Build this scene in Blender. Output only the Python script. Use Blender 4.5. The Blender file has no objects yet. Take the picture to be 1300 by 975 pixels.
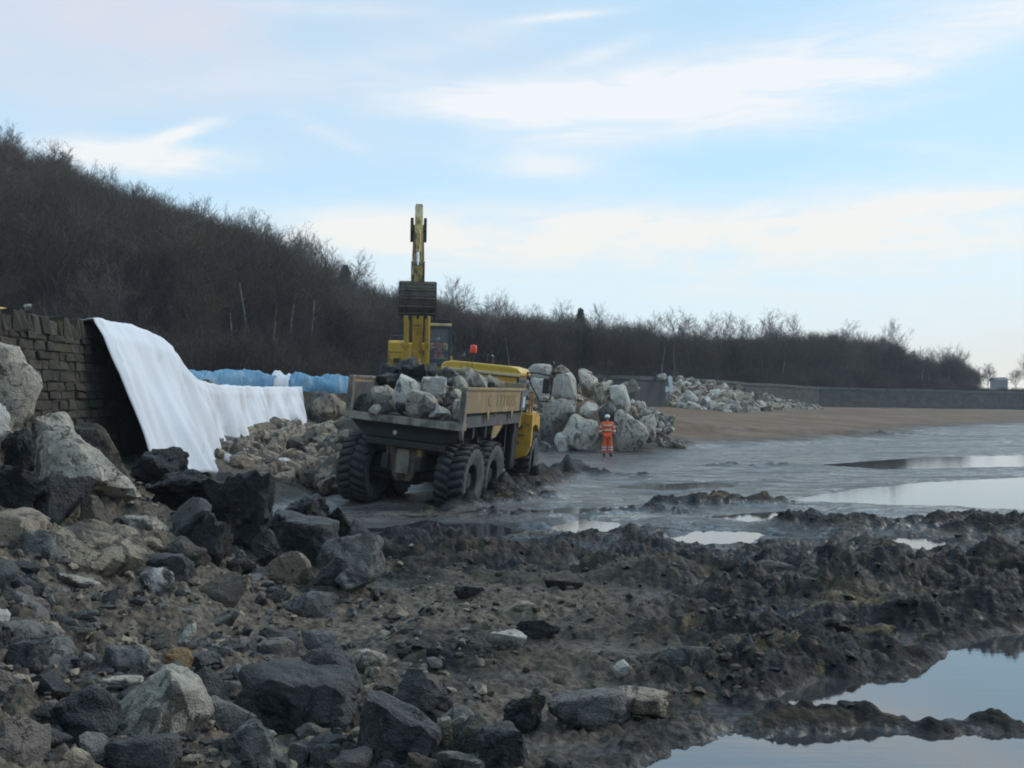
import bpy, bmesh, math, random
import numpy as np
from mathutils import Vector, Matrix, Euler
R = math.radians
scene = bpy.context.scene
COL = scene.collection
random.seed(7)

# ------------------------------------------------------------------ camera
CAMZ, FPX, HOR = 2.7, 1264.0, 500.0           # eye height, focal length in photo pixels, horizon row
PITCH = math.atan((HOR - 487.5) / FPX)
cam_d = bpy.data.cameras.new('camera')
cam = bpy.data.objects.new('camera', cam_d)
COL.objects.link(cam)
cam_d.sensor_width = 36.0
cam_d.lens = 36.0 * FPX / 1300.0
cam_d.clip_start = 0.1
cam_d.clip_end = 20000
cam.location = (0, 0, CAMZ)
cam.rotation_euler = (R(90) + PITCH, 0, 0)
scene.camera = cam
scene.view_settings.view_transform = 'Standard'
scene.view_settings.look = 'None'
scene.view_settings.exposure = 0.18
scene.view_settings.gamma = 1.0
scene.cycles.filter_width = 1.9
scene.cycles.max_bounces = 6
scene.cycles.volume_bounces = 1
scene.cycles.transparent_max_bounces = 16

# ------------------------------------------------------------------ node helpers
class NT:
    def __init__(self, tree):
        self.t = tree; self.n = tree.nodes; self.l = tree.links
    def node(self, typ, **kw):
        nd = self.n.new(typ)
        for k, v in kw.items():
            setattr(nd, k, v)
        return nd
    def link(self, a, b): self.l.new(a, b)
    def put(self, sock, v):
        if hasattr(v, 'node'): self.l.new(v, sock)
        else: sock.default_value = v
    def math(self, op, a, b=None, c=None, clamp=False):
        nd = self.node('ShaderNodeMath', operation=op, use_clamp=clamp)
        self.put(nd.inputs[0], a)
        if b is not None: self.put(nd.inputs[1], b)
        if c is not None: self.put(nd.inputs[2], c)
        return nd.outputs[0]
    def mix(self, f, a, b, blend='MIX'):
        nd = self.node('ShaderNodeMix', data_type='RGBA', blend_type=blend)
        self.put(nd.inputs[0], f)
        self.put(nd.inputs[6], a if hasattr(a, 'node') else tuple(a) + (1,) if len(a) == 3 else a)
        self.put(nd.inputs[7], b if hasattr(b, 'node') else tuple(b) + (1,) if len(b) == 3 else b)
        return nd.outputs[2]
    def noise(self, vec, scale, detail=4, rough=0.55, dist=0.0):
        nd = self.node('ShaderNodeTexNoise')
        if vec is not None: self.l.new(vec, nd.inputs['Vector'])
        nd.inputs['Scale'].default_value = scale
        nd.inputs['Detail'].default_value = detail
        nd.inputs['Roughness'].default_value = rough
        nd.inputs['Distortion'].default_value = dist
        return nd.outputs['Fac']
    def ramp(self, v, lo, hi, smooth=True):
        nd = self.node('ShaderNodeMapRange', interpolation_type='SMOOTHSTEP' if smooth else 'LINEAR')
        self.put(nd.inputs[0], v)
        nd.inputs[1].default_value = lo; nd.inputs[2].default_value = hi
        return nd.outputs[0]
    def scalevec(self, vec, s):
        nd = self.node('ShaderNodeMapping'); self.l.new(vec, nd.inputs[0])
        nd.inputs['Scale'].default_value = s
        return nd.outputs[0]

# ------------------------------------------------------------------ world, sun
SUN_EL, SUN_AZ = R(38), R(64)                # azimuth measured from the view direction towards the right
world = bpy.data.worlds.new('World')
scene.world = world
world.use_nodes = True
W = NT(world.node_tree)
W.n.clear()
w_out = W.node('ShaderNodeOutputWorld'); w_bg = W.node('ShaderNodeBackground')
W.link(w_bg.outputs[0], w_out.inputs[0])
SKY_STRENGTH = 0.1
w_bg.inputs['Strength'].default_value = SKY_STRENGTH
sky = W.node('ShaderNodeTexSky', sky_type='NISHITA', sun_disc=False)
sky.sun_elevation = SUN_EL
sky.sun_rotation = SUN_AZ
sky.air_density = 1.0; sky.dust_density = 1.5; sky.ozone_density = 1.0
tc = W.node('ShaderNodeTexCoord')
sep = W.node('ShaderNodeSeparateXYZ'); W.link(tc.outputs['Generated'], sep.inputs[0])
az = W.math('ARCTAN2', sep.outputs[0], sep.outputs[1])
el = W.math('ARCSINE', sep.outputs[2])
comb = W.node('ShaderNodeCombineXYZ'); W.link(az, comb.inputs[0]); W.link(el, comb.inputs[1])
n_big = W.noise(W.scalevec(comb.outputs[0], (2.2, 9, 1)), 1.0, 6, 0.6, 0.6)
n_fib = W.noise(W.scalevec(comb.outputs[0], (7, 34, 1)), 1.0, 6, 0.62, 0.8)
n_mod = W.math('ADD', W.math('MULTIPLY', n_big, 0.6), W.math('MULTIPLY', n_fib, 0.55))
def streak(px, py, hl, ht, ang, k):
    a0 = math.atan((px - 650) / FPX); e0 = math.atan((HOR - py) / FPX * math.cos(a0))
    da = W.math('MULTIPLY', W.math('SUBTRACT', az, a0), FPX)
    de = W.math('MULTIPLY', W.math('SUBTRACT', el, e0), FPX)
    c, s = math.cos(R(ang)), math.sin(R(ang))
    u = W.math('ADD', W.math('MULTIPLY', da, c / hl), W.math('MULTIPLY', de, s / hl))
    v = W.math('ADD', W.math('MULTIPLY', da, -s / ht), W.math('MULTIPLY', de, c / ht))
    q = W.math('ADD', W.math('MULTIPLY', u, u), W.math('MULTIPLY', v, v))
    g = W.math('POWER', 2.718, W.math('MULTIPLY', q, -1.0))
    return W.math('MULTIPLY', g, k)
def total(lst):
    t = None
    for st in lst:
        g = streak(*st)
        t = g if t is None else W.math('ADD', t, g)
    return t
STREAKS = [(760, 118, 230, 26, 3, .75), (640, 132, 150, 24, -8, .6), (960, 100, 320, 46, 9, .8), (820, 150, 240, 26, -3, .45), (1210, 60, 190, 40, 12, .6), (760, 66, 60, 10, 14, .45),
           (165, 198, 95, 18, 2, 1.9), (228, 168, 48, 8, 20, 1.5), (470, 300, 120, 26, -2, .55), (700, 290, 330, 34, 0, .75), (1120, 265, 260, 26, 2, .75),
           (700, 212, 95, 17, -4, .6), (722, 19, 62, 5, 4, .8), (410, 165, 60, 10, -22, .3), (470, 75, 330, 20, 12, .3),
           (1230, 300, 220, 70, 0, .55), (1170, 186, 50, 7, -8, .2), (420, 10, 110, 9, 2, .3), (900, 330, 600, 60, 0, .45)]
dens = total(STREAKS)
cl = W.math('MULTIPLY', dens, W.ramp(n_mod, 0.42, 0.72))
cl = W.math('ADD', cl, W.math('MULTIPLY', dens, 0.42))
far_side = W.ramp(W.math('ABSOLUTE', az), 0.55, 0.9)              # the same cirrus goes on all round
cl = W.math('ADD', cl, W.math('MULTIPLY', W.math('MULTIPLY', W.ramp(n_mod, 0.5, 0.8), 0.6), far_side))
cl = W.math('MINIMUM', cl, 1.0)
veil = total([(120, 30, 470, 110, 4, 1.1), (560, 120, 500, 60, 10, .25)])
veil = W.math('MULTIPLY', veil, W.ramp(n_big, 0.15, 0.75))
base_sky = W.mix(0.75, sky.outputs[0], (4.9, 7.9, 10.1))
base_sky = W.mix(W.math('MULTIPLY', W.ramp(el, 0.24, 0.0), .85), base_sky, (6.9, 7.9, 8.2))
low = W.ramp(el, 0.12, 0.0)
base_sky = W.mix(W.math('MULTIPLY', low, W.ramp(az, -0.3, 0.6)), base_sky, (6.6, 6.35, 5.5))
base_sky = W.mix(W.math('MINIMUM', veil, .9), base_sky, (6.6, 6.75, 7.6))
cloud_col = W.mix(W.ramp(el, 0.30, 0.08), (8.0, 8.35, 8.7), (7.9, 7.75, 7.1))
final = W.mix(cl, base_sky, cloud_col)
W.link(final, w_bg.inputs['Color'])
W.link(W.math('MULTIPLY', SKY_STRENGTH, W.math('ADD', 1.0, W.math('MULTIPLY', W.math('POWER', W.ramp(el, .42, 0.0, False), 2.2), .30))), w_bg.inputs['Strength'])

sun_d = bpy.data.lights.new('sun', 'SUN')
sun_d.energy = 1.3
sun_d.angle = R(22)
sun_d.color = (1.0, 0.93, 0.84)
sun = bpy.data.objects.new('sun', sun_d)
COL.objects.link(sun)
sdir = Vector((math.sin(SUN_AZ) * math.cos(SUN_EL), math.cos(SUN_AZ) * math.cos(SUN_EL), math.sin(SUN_EL)))
sun.rotation_euler = sdir.to_track_quat('Z', 'Y').to_euler()

# ------------------------------------------------------------------ helpers
def at(px, py, Y):
    """the point at forward distance Y seen at photo pixel (px, py)"""
    u = (px - 650) / FPX; v = (487.5 - py) / FPX
    dy = math.cos(PITCH) - v * math.sin(PITCH); dz = math.sin(PITCH) + v * math.cos(PITCH)
    t = Y / dy
    return Vector((u * t, Y, CAMZ + dz * t))
def tag(o, label=None, cat=None, group=None, kind=None):
    if label: o['label'] = label
    if cat: o['category'] = cat
    if group: o['group'] = group
    if kind: o['kind'] = kind
    return o
def empty(name, loc, rot=(0, 0, 0)):
    o = bpy.data.objects.new(name, None); COL.objects.link(o)
    o.location = loc; o.rotation_euler = rot; o.empty_display_size = 0.2
    return o
def link_mesh(name, me, mat=None, parent=None):
    o = bpy.data.objects.new(name, me); COL.objects.link(o)
    if mat is not None and len(me.materials) == 0: me.materials.append(mat)
    if parent: o.parent = parent
    return o
def np_mesh(name, verts, faces, smooth=True):
    """faces: (n,3) or (n,4) int array"""
    me = bpy.data.meshes.new(name)
    verts = np.asarray(verts, dtype=np.float32); faces = np.asarray(faces, dtype=np.int32)
    n, k = faces.shape
    me.vertices.add(len(verts)); me.vertices.foreach_set('co', verts.ravel())
    me.loops.add(n * k); me.loops.foreach_set('vertex_index', faces.ravel())
    me.polygons.add(n)
    me.polygons.foreach_set('loop_start', np.arange(0, n * k, k, dtype=np.int32))
    me.polygons.foreach_set('loop_total', np.full(n, k, dtype=np.int32))
    if smooth: me.polygons.foreach_set('use_smooth', np.ones(n, dtype=bool))
    me.update(calc_edges=True)
    return me
class MB:
    """collects boxes, prisms, tubes, lathes; build() links them as one mesh object"""
    def __init__(self): self.v = []; self.f = []
    def add(self, vs, fs):
        b = len(self.v); self.v += [tuple(p) for p in vs]; self.f += [tuple(b + i for i in f) for f in fs]; return self
    def box(self, c, s, rot=None, taper=1.0):
        hx, hy, hz = s[0] / 2, s[1] / 2, s[2] / 2
        vs = [Vector((x * (taper if z > 0 else 1), y * (taper if z > 0 else 1), z)) for z in (-hz, hz) for x, y in ((-hx, -hy), (hx, -hy), (hx, hy), (-hx, hy))]
        if rot: m = Euler(rot).to_matrix(); vs = [m @ p for p in vs]
        c = Vector(c)
        return self.add([p + c for p in vs], [(3, 2, 1, 0), (4, 5, 6, 7), (0, 1, 5, 4), (1, 2, 6, 5), (2, 3, 7, 6), (3, 0, 4, 7)])
    def prism(self, poly, a, b, axis='x'):
        """extrude a closed outline along an axis from a to b"""
        n = len(poly)
        def mk(p, t): return {'x': (t, p[0], p[1]), 'y': (p[0], t, p[1]), 'z': (p[0], p[1], t)}[axis]
        vs = [mk(p, a) for p in poly] + [mk(p, b) for p in poly]
        fs = [tuple(range(n))[::-1], tuple(range(n, 2 * n))] + [(i, (i + 1) % n, n + (i + 1) % n, n + i) for i in range(n)]
        return self.add(vs, fs)
    def tube(self, pts, r, seg=8, cap=True):
        pts = [Vector(p) for p in pts]; n = len(pts)
        rs = r if isinstance(r, (list, tuple)) else [r] * n
        vs = []
        for i, p in enumerate(pts):
            d = (pts[min(i + 1, n - 1)] - pts[max(i - 1, 0)]).normalized()
            up = Vector((0, 0, 1)) if abs(d.z) < 0.9 else Vector((1, 0, 0))
            a = d.cross(up).normalized(); b2 = d.cross(a)
            for k in range(seg):
                t = 2 * math.pi * k / seg
                vs.append(p + (a * math.cos(t) + b2 * math.sin(t)) * rs[i])
        fs = [(i * seg + k, i * seg + (k + 1) % seg, (i + 1) * seg + (k + 1) % seg, (i + 1) * seg + k) for i in range(n - 1) for k in range(seg)]
        if cap: fs += [tuple(range(seg))[::-1], tuple((n - 1) * seg + k for k in range(seg))]
        return self.add(vs, fs)
    def lathe(self, prof, c=(0, 0, 0), axis='x', seg=32):
        """prof: (radius, along-axis) pairs"""
        vs = []; n = len(prof); c = Vector(c)
        for k in range(seg):
            t = 2 * math.pi * k / seg
            for r, h in prof:
                p = (r * math.cos(t), r * math.sin(t))
                vs.append(c + Vector({'x': (h, p[0], p[1]), 'y': (p[0], h, p[1]), 'z': (p[0], p[1], h)}[axis]))
        fs = [(k * n + i, k * n + i + 1, ((k + 1) % seg) * n + i + 1, ((k + 1) % seg) * n + i) for k in range(seg) for i in range(n - 1)]
        return self.add(vs, fs)
    def build(self, name, mat, parent=None, bevel=0.0, smooth=False):
        me = bpy.data.meshes.new(name); me.from_pydata(self.v, [], self.f)
        bm = bmesh.new(); bm.from_mesh(me); bmesh.ops.recalc_face_normals(bm, faces=bm.faces); bm.to_mesh(me); bm.free()
        if smooth:
            for p in me.polygons: p.use_smooth = True
        o = link_mesh(name, me, mat, parent)
        if bevel:
            m = o.modifiers.new('bevel', 'BEVEL'); m.width = bevel; m.segments = 2; m.limit_method = 'ANGLE'; m.angle_limit = R(35)
        return o

# numpy gradient noise
def _hash(ix, iy, iz, seed):
    h = (ix.astype(np.int64) * 374761393 + iy.astype(np.int64) * 668265263 + iz.astype(np.int64) * 2147483647 % 4294967291 + seed * 974634777) & 0xFFFFFFFF
    h = ((h ^ (h >> 13)) * 1274126177) & 0xFFFFFFFF
    h = ((h ^ (h >> 16)) * 2246822519) & 0xFFFFFFFF
    return (h ^ (h >> 15))
def perlin2(x, y, seed=0):
    x = np.asarray(x, float); y = np.asarray(y, float)
    x0 = np.floor(x); y0 = np.floor(y); fx = x - x0; fy = y - y0
    u = fx * fx * fx * (fx * (fx * 6 - 15) + 10); v = fy * fy * fy * (fy * (fy * 6 - 15) + 10)
    z = np.zeros_like(x0)
    def g(dx, dy):
        a = _hash(x0 + dx, y0 + dy, z, seed) * (2 * math.pi / 4294967296.0)
        return np.cos(a) * (fx - dx) + np.sin(a) * (fy - dy)
    a = g(0, 0); b = g(1, 0); c = g(0, 1); d = g(1, 1)
    return 1.5 * ((a + (b - a) * u) * (1 - v) + (c + (d - c) * u) * v)
def perlin3(p, seed=0):
    p0 = np.floor(p); f = p - p0; w = f * f * f * (f * (f * 6 - 15) + 10)
    tot = 0
    for dx in (0, 1):
        for dy in (0, 1):
            for dz in (0, 1):
                h = _hash(p0[:, 0] + dx, p0[:, 1] + dy, p0[:, 2] + dz, seed)
                a = (h & 0xFFFF) * (2 * math.pi / 65536.0); cz = ((h >> 16) & 0xFFFF) / 32768.0 - 1; sz = np.sqrt(1 - np.minimum(cz * cz, 1))
                gr = np.cos(a) * sz * (f[:, 0] - dx) + np.sin(a) * sz * (f[:, 1] - dy) + cz * (f[:, 2] - dz)
                wt = (w[:, 0] if dx else 1 - w[:, 0]) * (w[:, 1] if dy else 1 - w[:, 1]) * (w[:, 2] if dz else 1 - w[:, 2])
                tot = tot + gr * wt
    return 1.5 * tot
def fbm2(x, y, seed=0, octv=4):
    t = 0; a = 0.5
    for i in range(octv):
        t = t + a * perlin2(x, y, seed + i); x = x * 2.03 + 17.1; y = y * 2.03 - 9.7; a *= 0.5
    return t
def clods(x, y, seed=0):
    """broken lumps: each cell a tilted chunk of its own height with a crevice round it"""
    x0 = np.floor(x); y0 = np.floor(y); d1 = np.full(x.shape, 9.0); d2 = np.full(x.shape, 9.0); hh = np.zeros(x.shape); zz = np.zeros_like(x0)
    for i in (-1, 0, 1):
        for j in (-1, 0, 1):
            h = _hash(x0 + i, y0 + j, zz, seed)
            px = x0 + i + (h & 1023) / 1023.0; py = y0 + j + ((h >> 10) & 1023) / 1023.0; a = ((h >> 20) & 1023) / 1023.0
            dx = x - px; dy = y - py; d = np.hypot(dx, dy); m = d < d1
            d2 = np.where(m, d1, np.minimum(d2, d)); hh = np.where(m, a * .75 + .35 * (dx * np.cos(a * 40) + dy * np.sin(a * 40)), hh); d1 = np.where(m, d, d1)
    return hh * sstep(0.0, .35, d2 - d1) + .25 * sstep(0, .5, d2 - d1)
def sstep(a, b, x):
    t = np.clip((x - a) / (b - a), 0, 1); return t * t * (3 - 2 * t)

# ------------------------------------------------------------------ terrain
WALL = [(-8.6, -60), (-8.5, 20), (-9.0, 43), (-6, 47), (0.5, 51), (7, 58), (9.5, 70), (12.6, 84), (37, 120), (77, 150), (160, 176), (700, 330)]
def wall_sd(x, y):
    """signed distance to the wall line, positive on the land side"""
    best = np.full(x.shape, 1e9); sg = np.zeros(x.shape)
    for (ax, ay), (bx, by) in zip(WALL[:-1], WALL[1:]):
        ex, ey = bx - ax, by - ay; L = ex * ex + ey * ey
        t = np.clip(((x - ax) * ex + (y - ay) * ey) / L, 0, 1)
        dx = x - ax - t * ex; dy = y - ay - t * ey; d = np.hypot(dx, dy)
        s = np.where(ex * (y - ay) - ey * (x - ax) > 0, 1.0, -1.0)
        m = d < best - 1e-9
        best = np.where(m, d, best); sg = np.where(m, s, sg)
    return best * sg
def gpt(px, py, z=0.0):
    d = (CAMZ - z) * FPX / (py - HOR); return ((px - 650) * d / FPX, d)
PUDDLES = [[gpt(*p) for p in poly] for poly in [
    [(1010, 893), (1060, 872), (1130, 874), (1180, 872), (1222, 846), (1250, 822), (1300, 812), (1420, 812), (1500, 850), (1480, 915), (1300, 908), (1230, 900), (1150, 902), (1080, 893), (1040, 896)],
    [(868, 980), (890, 962), (960, 950), (1040, 946), (1110, 938), (1180, 946), (1290, 950), (1420, 945), (1450, 1010), (860, 1010)],
    [(1035, 709), (1048, 703), (1064, 706), (1058, 713), (1040, 714)],
    [(1256, 709), (1275, 700), (1330, 699), (1340, 710), (1280, 714)],
    [(1000, 636), (1080, 622), (1180, 612), (1300, 606), (1500, 606), (1500, 644), (1300, 647), (1150, 641)],
    [(500, 672), (540, 662), (620, 664), (655, 675), (620, 684), (560, 682)],
    [(705, 668), (740, 658), (780, 664), (775, 674), (720, 677)],
    [(1110, 694), (1150, 682), (1200, 684), (1195, 697), (1140, 700)],
    [(350, 618), (425, 613), (430, 622), (352, 630)],
    [(855, 683), (900, 675), (955, 677), (945, 687), (880, 689)], [(640, 650), (720, 644), (765, 649), (700, 656)], [(900, 656), (1000, 649), (1045, 654), (960, 663)],
    [(770, 618), (900, 612), (960, 616), (860, 624)], [(1040, 590), (1180, 580), (1300, 578), (1420, 580), (1300, 592), (1120, 596)]]]
PUD_DEPTH = [-.06, -.06, -.04, -.05, -.02, -.02, -.03, -.03, -.03, -.03, -.02, -.02, -.015, -.012]
def poly_sd(x, y, poly):
    d = np.full(x.shape, 1e9); ins = np.zeros(x.shape, bool); n = len(poly)
    for i in range(n):
        ax, ay = poly[i]; bx, by = poly[(i + 1) % n]
        ex, ey = bx - ax, by - ay
        t = np.clip(((x - ax) * ex + (y - ay) * ey) / (ex * ex + ey * ey), 0, 1)
        d = np.minimum(d, np.hypot(x - ax - t * ex, y - ay - t * ey))
        c = ((ay > y) != (by > y)) & (x < (bx - ax) * (y - ay) / (by - ay + 1e-12) + ax)
        ins ^= c
    return np.where(ins, -d, d)
TOE_Y = [0, 6, 7, 9, 11, 13, 15, 17, 19, 21, 24, 28, 33, 38, 45]
TOE_X = [-1.6, -1.6, -1.5, -2.3, -2.6, -2.0, -2.3, -3.4, -4.3, -5.4, -5.0, -4.6, -4.4, -4.5, -5]
BANK_Y = [0, 8, 12, 15, 18, 20, 25, 30, 38, 45]
BANK_H = [2.0, 2.1, 2.3, 2.2, 1.6, 1.3, 1.1, 1.2, 1.5, 1.8]
HU = [-0.9, -.514, -.40, -.277, -.166, -.024, .05, .174, .277, .396, .44, .467, .52, .9]
H_FR = [50, 60, 62, 66, 70, 82, 90, 104, 122, 140, 150, 160, 165, 190]
H_RD = [130, 135, 140, 150, 160, 172, 178, 185, 195, 205, 205, 205, 210, 230]
H_TOP = [45, 27.0, 22.5, 16.5, 11.5, 8.5, 8.0, 8.0, 7.0, 5.0, 3.5, 2.9, 2.8, 2.8]
RIDGES = [  # (px0, py0, px1, py1, half-width, height): churned ridges thrown up by the wheels
    (350, 712, 640, 716, .35, .30), (560, 716, 900, 712, .4, .32), (840, 643, 1000, 641, .35, .28), (620, 655, 860, 650, .5, .14),
    (1010, 668, 1330, 680, .5, .30), (780, 735, 1040, 722, .5, .28), (900, 762, 1100, 742, .45, .26), (1060, 765, 1330, 735, .8, .50),
    (1150, 790, 1330, 775, .5, .35), (700, 790, 930, 812, .5, .14), (880, 842, 1120, 838, .4, .2), (900, 915, 1290, 900, .22, .10), (1240, 915, 1420, 925, .2, .1),
    (860, 562, 1060, 557, .5, .22), (1000, 560, 1180, 553, .5, .18), (880, 592, 1000, 590, .4, .12), (1060, 590, 1240, 584, .4, .12),
    (640, 634, 730, 600, .6, .55), (545, 650, 650, 640, .35, .26), (690, 600, 800, 606, .6, .18), (560, 640, 690, 632, .35, .16), (440, 690, 560, 694, .4, .25), (1140, 672, 1240, 664, .5, .3)]
RIDGE_W = [gpt(a, b) + gpt(c, d) + (w, h) for a, b, c, d, w, h in RIDGES]
def terrain(x, y, fine=True):
    x = np.asarray(x, float); y = np.asarray(y, float)
    sd = wall_sd(x, y)
    sea = -sd
    # beach below the wall, rubble bank on the left
    wb = np.interp(y, [40, 46, 60, 86, 120, 150, 190], [0, .5, 1.5, 1.9, 1.1, .25, .15])
    bw = np.interp(y, [40, 46, 60, 86, 120, 150], [4, 6, 17, 30, 34, 24])
    beach = wb * np.clip(1 - sea / bw, 0, 1) ** 1.2
    xt = np.interp(y, TOE_Y, TOE_X); hb = np.interp(y, BANK_Y, BANK_H)
    t = np.clip((xt - x) / (xt + 8.5), 0, 1.0)
    bank = hb * (0.55 * t + 0.45 * sstep(0, 1, t)) * sstep(47, 43, y)
    z = np.interp(y, [12, 20], [.075, .030]) + np.maximum(beach, bank)
    z = z + 1.9 * np.exp(-((x - 3.2) / 3.6) ** 2 - ((y - 50.2) / 2.6) ** 2)
    breach = np.exp(-((x - 0) / 8.0) ** 4 - ((y - 46) / 8.0) ** 4)
    a = -np.interp(y, [50, 75], [.25, .95]) + 2.4 * breach; w_ = np.interp(y, [50, 75], [.65, 1.3]) + 2.2 * breach
    land_t = sstep(0, 1, (sd + a) / w_)
    u = np.clip(x / np.maximum(y, 1e-3), -0.9, 0.9); u = np.where(y <= 0, -0.9 * np.sign(-x + 1e-9), u); u = np.where((y <= 0) & (x > 0), 0.9, u)
    fr = np.interp(u, HU, H_FR); rd = np.interp(u, HU, H_RD); top = np.interp(u, HU, H_TOP)
    yy = np.where(y > 0, y, np.abs(x))
    hill = (top - 2.8) * sstep(0, 1, (yy - fr + 10) / (rd - fr + 10)) * np.interp(yy, [0, 400, 1500], [1, 1, .25])
    land = 2.75 + hill * np.clip((sd - 6) / 20, 0, 1)
    z = z * (1 - land_t) + np.maximum(land, z) * land_t
    if not fine: return z
    on_sea = 1 - land_t
    # churned mud
    wx = x + 0.35 * fbm2(x * .6, y * .6, 3, 2); wy = y + 0.35 * fbm2(x * .6, y * .6, 5, 2)
    A = (sstep(21.5, 16.5, y + 1.5 * fbm2(x * .2, y * .2, 9, 2)) * .92 + .08 * sstep(46, 26, y))
    grav = sstep(2.2, -0.4, x - 0.25 * (y - 9)) * sstep(15.5, 12.5, y)
    A = A * (1 - .5 * grav)
    big = np.abs(perlin2(wx * .55, wy * .95, 11)) * .34 + (1 - np.abs(perlin2(wx * .35, wy * 1.15, 12))) * .13 - .17
    mid = np.abs(perlin2(wx * 1.7, wy * 2.4, 13)) * .15 + np.abs(perlin2(wx * 3.4 + 5, wy * 3.9, 14)) * .13 - .10
    small = np.abs(perlin2(wx * 7, wy * 8, 15)) * .085 + np.abs(perlin2(x * 15, y * 15, 16)) * .042 + fbm2(x * 26, y * 26, 18, 2) * .026 - .03
    near = y < 34
    ck = np.zeros_like(z)
    xs_, ys_ = x[near], y[near]; wxs, wys = wx[near] + .05 * perlin2(xs_ * 6, ys_ * 6, 51), wy[near] + .05 * perlin2(xs_ * 6, ys_ * 6, 52)
    patch = .25 + .75 * sstep(-.25, .35, perlin2(xs_ * .7, ys_ * .9, 53))
    ck[near] = clods(wxs * 2.4, wys * 2.8, 54) * .095 * patch + clods(wxs * 6.2, wys * 6.6, 55) * .062 * (.4 + .6 * patch) + clods(xs_ * 14, ys_ * 14, 56) * .026
    rz = np.zeros_like(z); rm = np.zeros_like(z)
    rough_n = 0.55 + 0.6 * np.abs(perlin2(x * 1.9, y * 2.2, 21)) + .5 * perlin2(x * .8, y * .8, 22)
    wob = .25 * fbm2(x * .9, y * .9, 31, 3)
    for ax, ay, bx, by, wd, hh in RIDGE_W:
        ex, ey = bx - ax, by - ay; L = ex * ex + ey * ey
        tt = ((x - ax) * ex + (y - ay) * ey) / L; tc2 = np.clip(tt, 0, 1)
        d = np.hypot(x - ax - tc2 * ex, y - ay - tc2 * ey) + wob * 1.2
        g = np.exp(-(d / wd) ** 2)
        rm = np.maximum(rm, g); rz = np.maximum(rz, g * hh * (rough_n + ck * .9))
    Ar = np.maximum(A, rm * .8)
    lump = sstep(.12, .6, perlin2(x * .5, y * .5, 23)) * sstep(42, 26, y) * .06
    # wheel ruts behind the lorry, running away to the right with it
    v = (x + 2.55) * .961 - (y - 24.5) * .276; v = v + .3 * fbm2(x * .3, y * .3, 41, 2)
    rut = np.exp(-((np.abs(v) - 1.25) / .42) ** 2) * sstep(12, 17, y) * sstep(30, 25, y)
    rim = np.exp(-((np.abs(v) - 2.05) / .3) ** 2) * sstep(12, 17, y) * sstep(33, 28, y)
    for poly in PUDDLES[:2]:
        xs = [p[0] for p in poly]; ys = [p[1] for p in poly]
        mm = (x > min(xs) - 3) & (x < max(xs) + 3) & (y > min(ys) - 3) & (y < max(ys) + 3)
        if mm.any():
            k = sstep(0, 1.1, poly_sd(x[mm], y[mm], poly)); Ar[mm] *= .42 + .58 * k
    mud = Ar * (big + mid * .8 + small * .6 + ck - .07) + rz + lump + (.006 * fbm2(x * 2.2, y * 4.5, 24, 3) + .018 * fbm2(x * .3, y * .5, 25, 2)) - rut * .10 + rim * .10 * rough_n
    bank_m = sstep(0.02, .3, t) * sstep(47, 43, y)
    mud = mud + bank_m * (.16 * fbm2(x * 1.3, y * 1.3, 27, 4) + .05 * np.abs(perlin2(x * 5, y * 5, 28)) + ck * .8)
    mud = np.where(y > 40, mud + .10 * fbm2(x * .25, y * .25, 29, 4) * sstep(.1, .6, beach), mud)
    zz = z + on_sea * mud
    zz = np.where(bank_m < .05, np.maximum(zz, .010 + .040 * fbm2(x * .5, y * 1.3, 33, 3)), zz)
    for i_, (poly, dep) in enumerate(zip(PUDDLES, PUD_DEPTH)):
        xs = [p[0] for p in poly]; ys = [p[1] for p in poly]
        m = (x > min(xs) - 2) & (x < max(xs) + 2) & (y > min(ys) - 2) & (y < max(ys) + 2)
        if not m.any(): continue
        s = poly_sd(x[m], y[m], poly)
        s = s + .10 * fbm2(x[m] * 3, y[m] * 3, 35, 4) * np.minimum(1, y[m] / 9) + .05 * perlin2(x[m] * 9, y[m] * 9, 36)
        if i_ < 2: s = s - .16
        k = sstep(.30, -.04, s)
        zm = zz[m]
        zz[m] = zm * (1 - k) + k * (dep + np.where(zm > .3, 0, zm * .05))
    zz = zz + land_t * (.12 * fbm2(x * .4, y * .4, 37, 3))
    attrs = dict(beach=np.clip(sstep(.10, .45, beach) * on_sea, 0, 1), bank=bank_m * on_sea, gravel=grav * on_sea, land=land_t,
                 wet=np.clip(np.maximum(.55 * sstep(.085, .015, zz), sstep(15, 21, y) * sstep(.22, .10, zz - beach) * .95) * on_sea * (1 - bank_m) * (1 - sstep(.05, .35, beach)), 0, 1), churn=np.clip(Ar, 0, 1) * on_sea)
    return zz, attrs
def ground_z(x, y):
    return float(terrain(np.array([x]), np.array([y]), True)[0][0])
def ray_ground(px, py, lo=5.0, hi=160.0):
    d = np.geomspace(lo, hi, 900)
    p0 = at(px, py, 1.0); sx = p0.x; sz = p0.z - CAMZ
    zt = terrain(sx * d, d, False)
    below = (CAMZ + sz * d) < zt + .03
    i = int(np.argmax(below)) if below.any() else len(d) - 1
    return sx * d[i], d[i], float(zt[i])

# ------------------------------------------------------------------ materials
MAT = {}
def mat(name):
    m = bpy.data.materials.new(name); m.use_nodes = True
    n = NT(m.node_tree); bsdf = m.node_tree.nodes['Principled BSDF']
    MAT[name] = m
    return m, n, bsdf
def bump(n, bsdf, h, strength=0.5, dist=0.05):
    b = n.node('ShaderNodeBump'); b.inputs['Strength'].default_value = strength; b.inputs['Distance'].default_value = dist
    n.link(h, b.inputs['Height']); n.link(b.outputs[0], bsdf.inputs['Normal'])
def geo(n): return n.node('ShaderNodeNewGeometry').outputs['Position']
def objc(n): return n.node('ShaderNodeTexCoord').outputs['Object']

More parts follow.
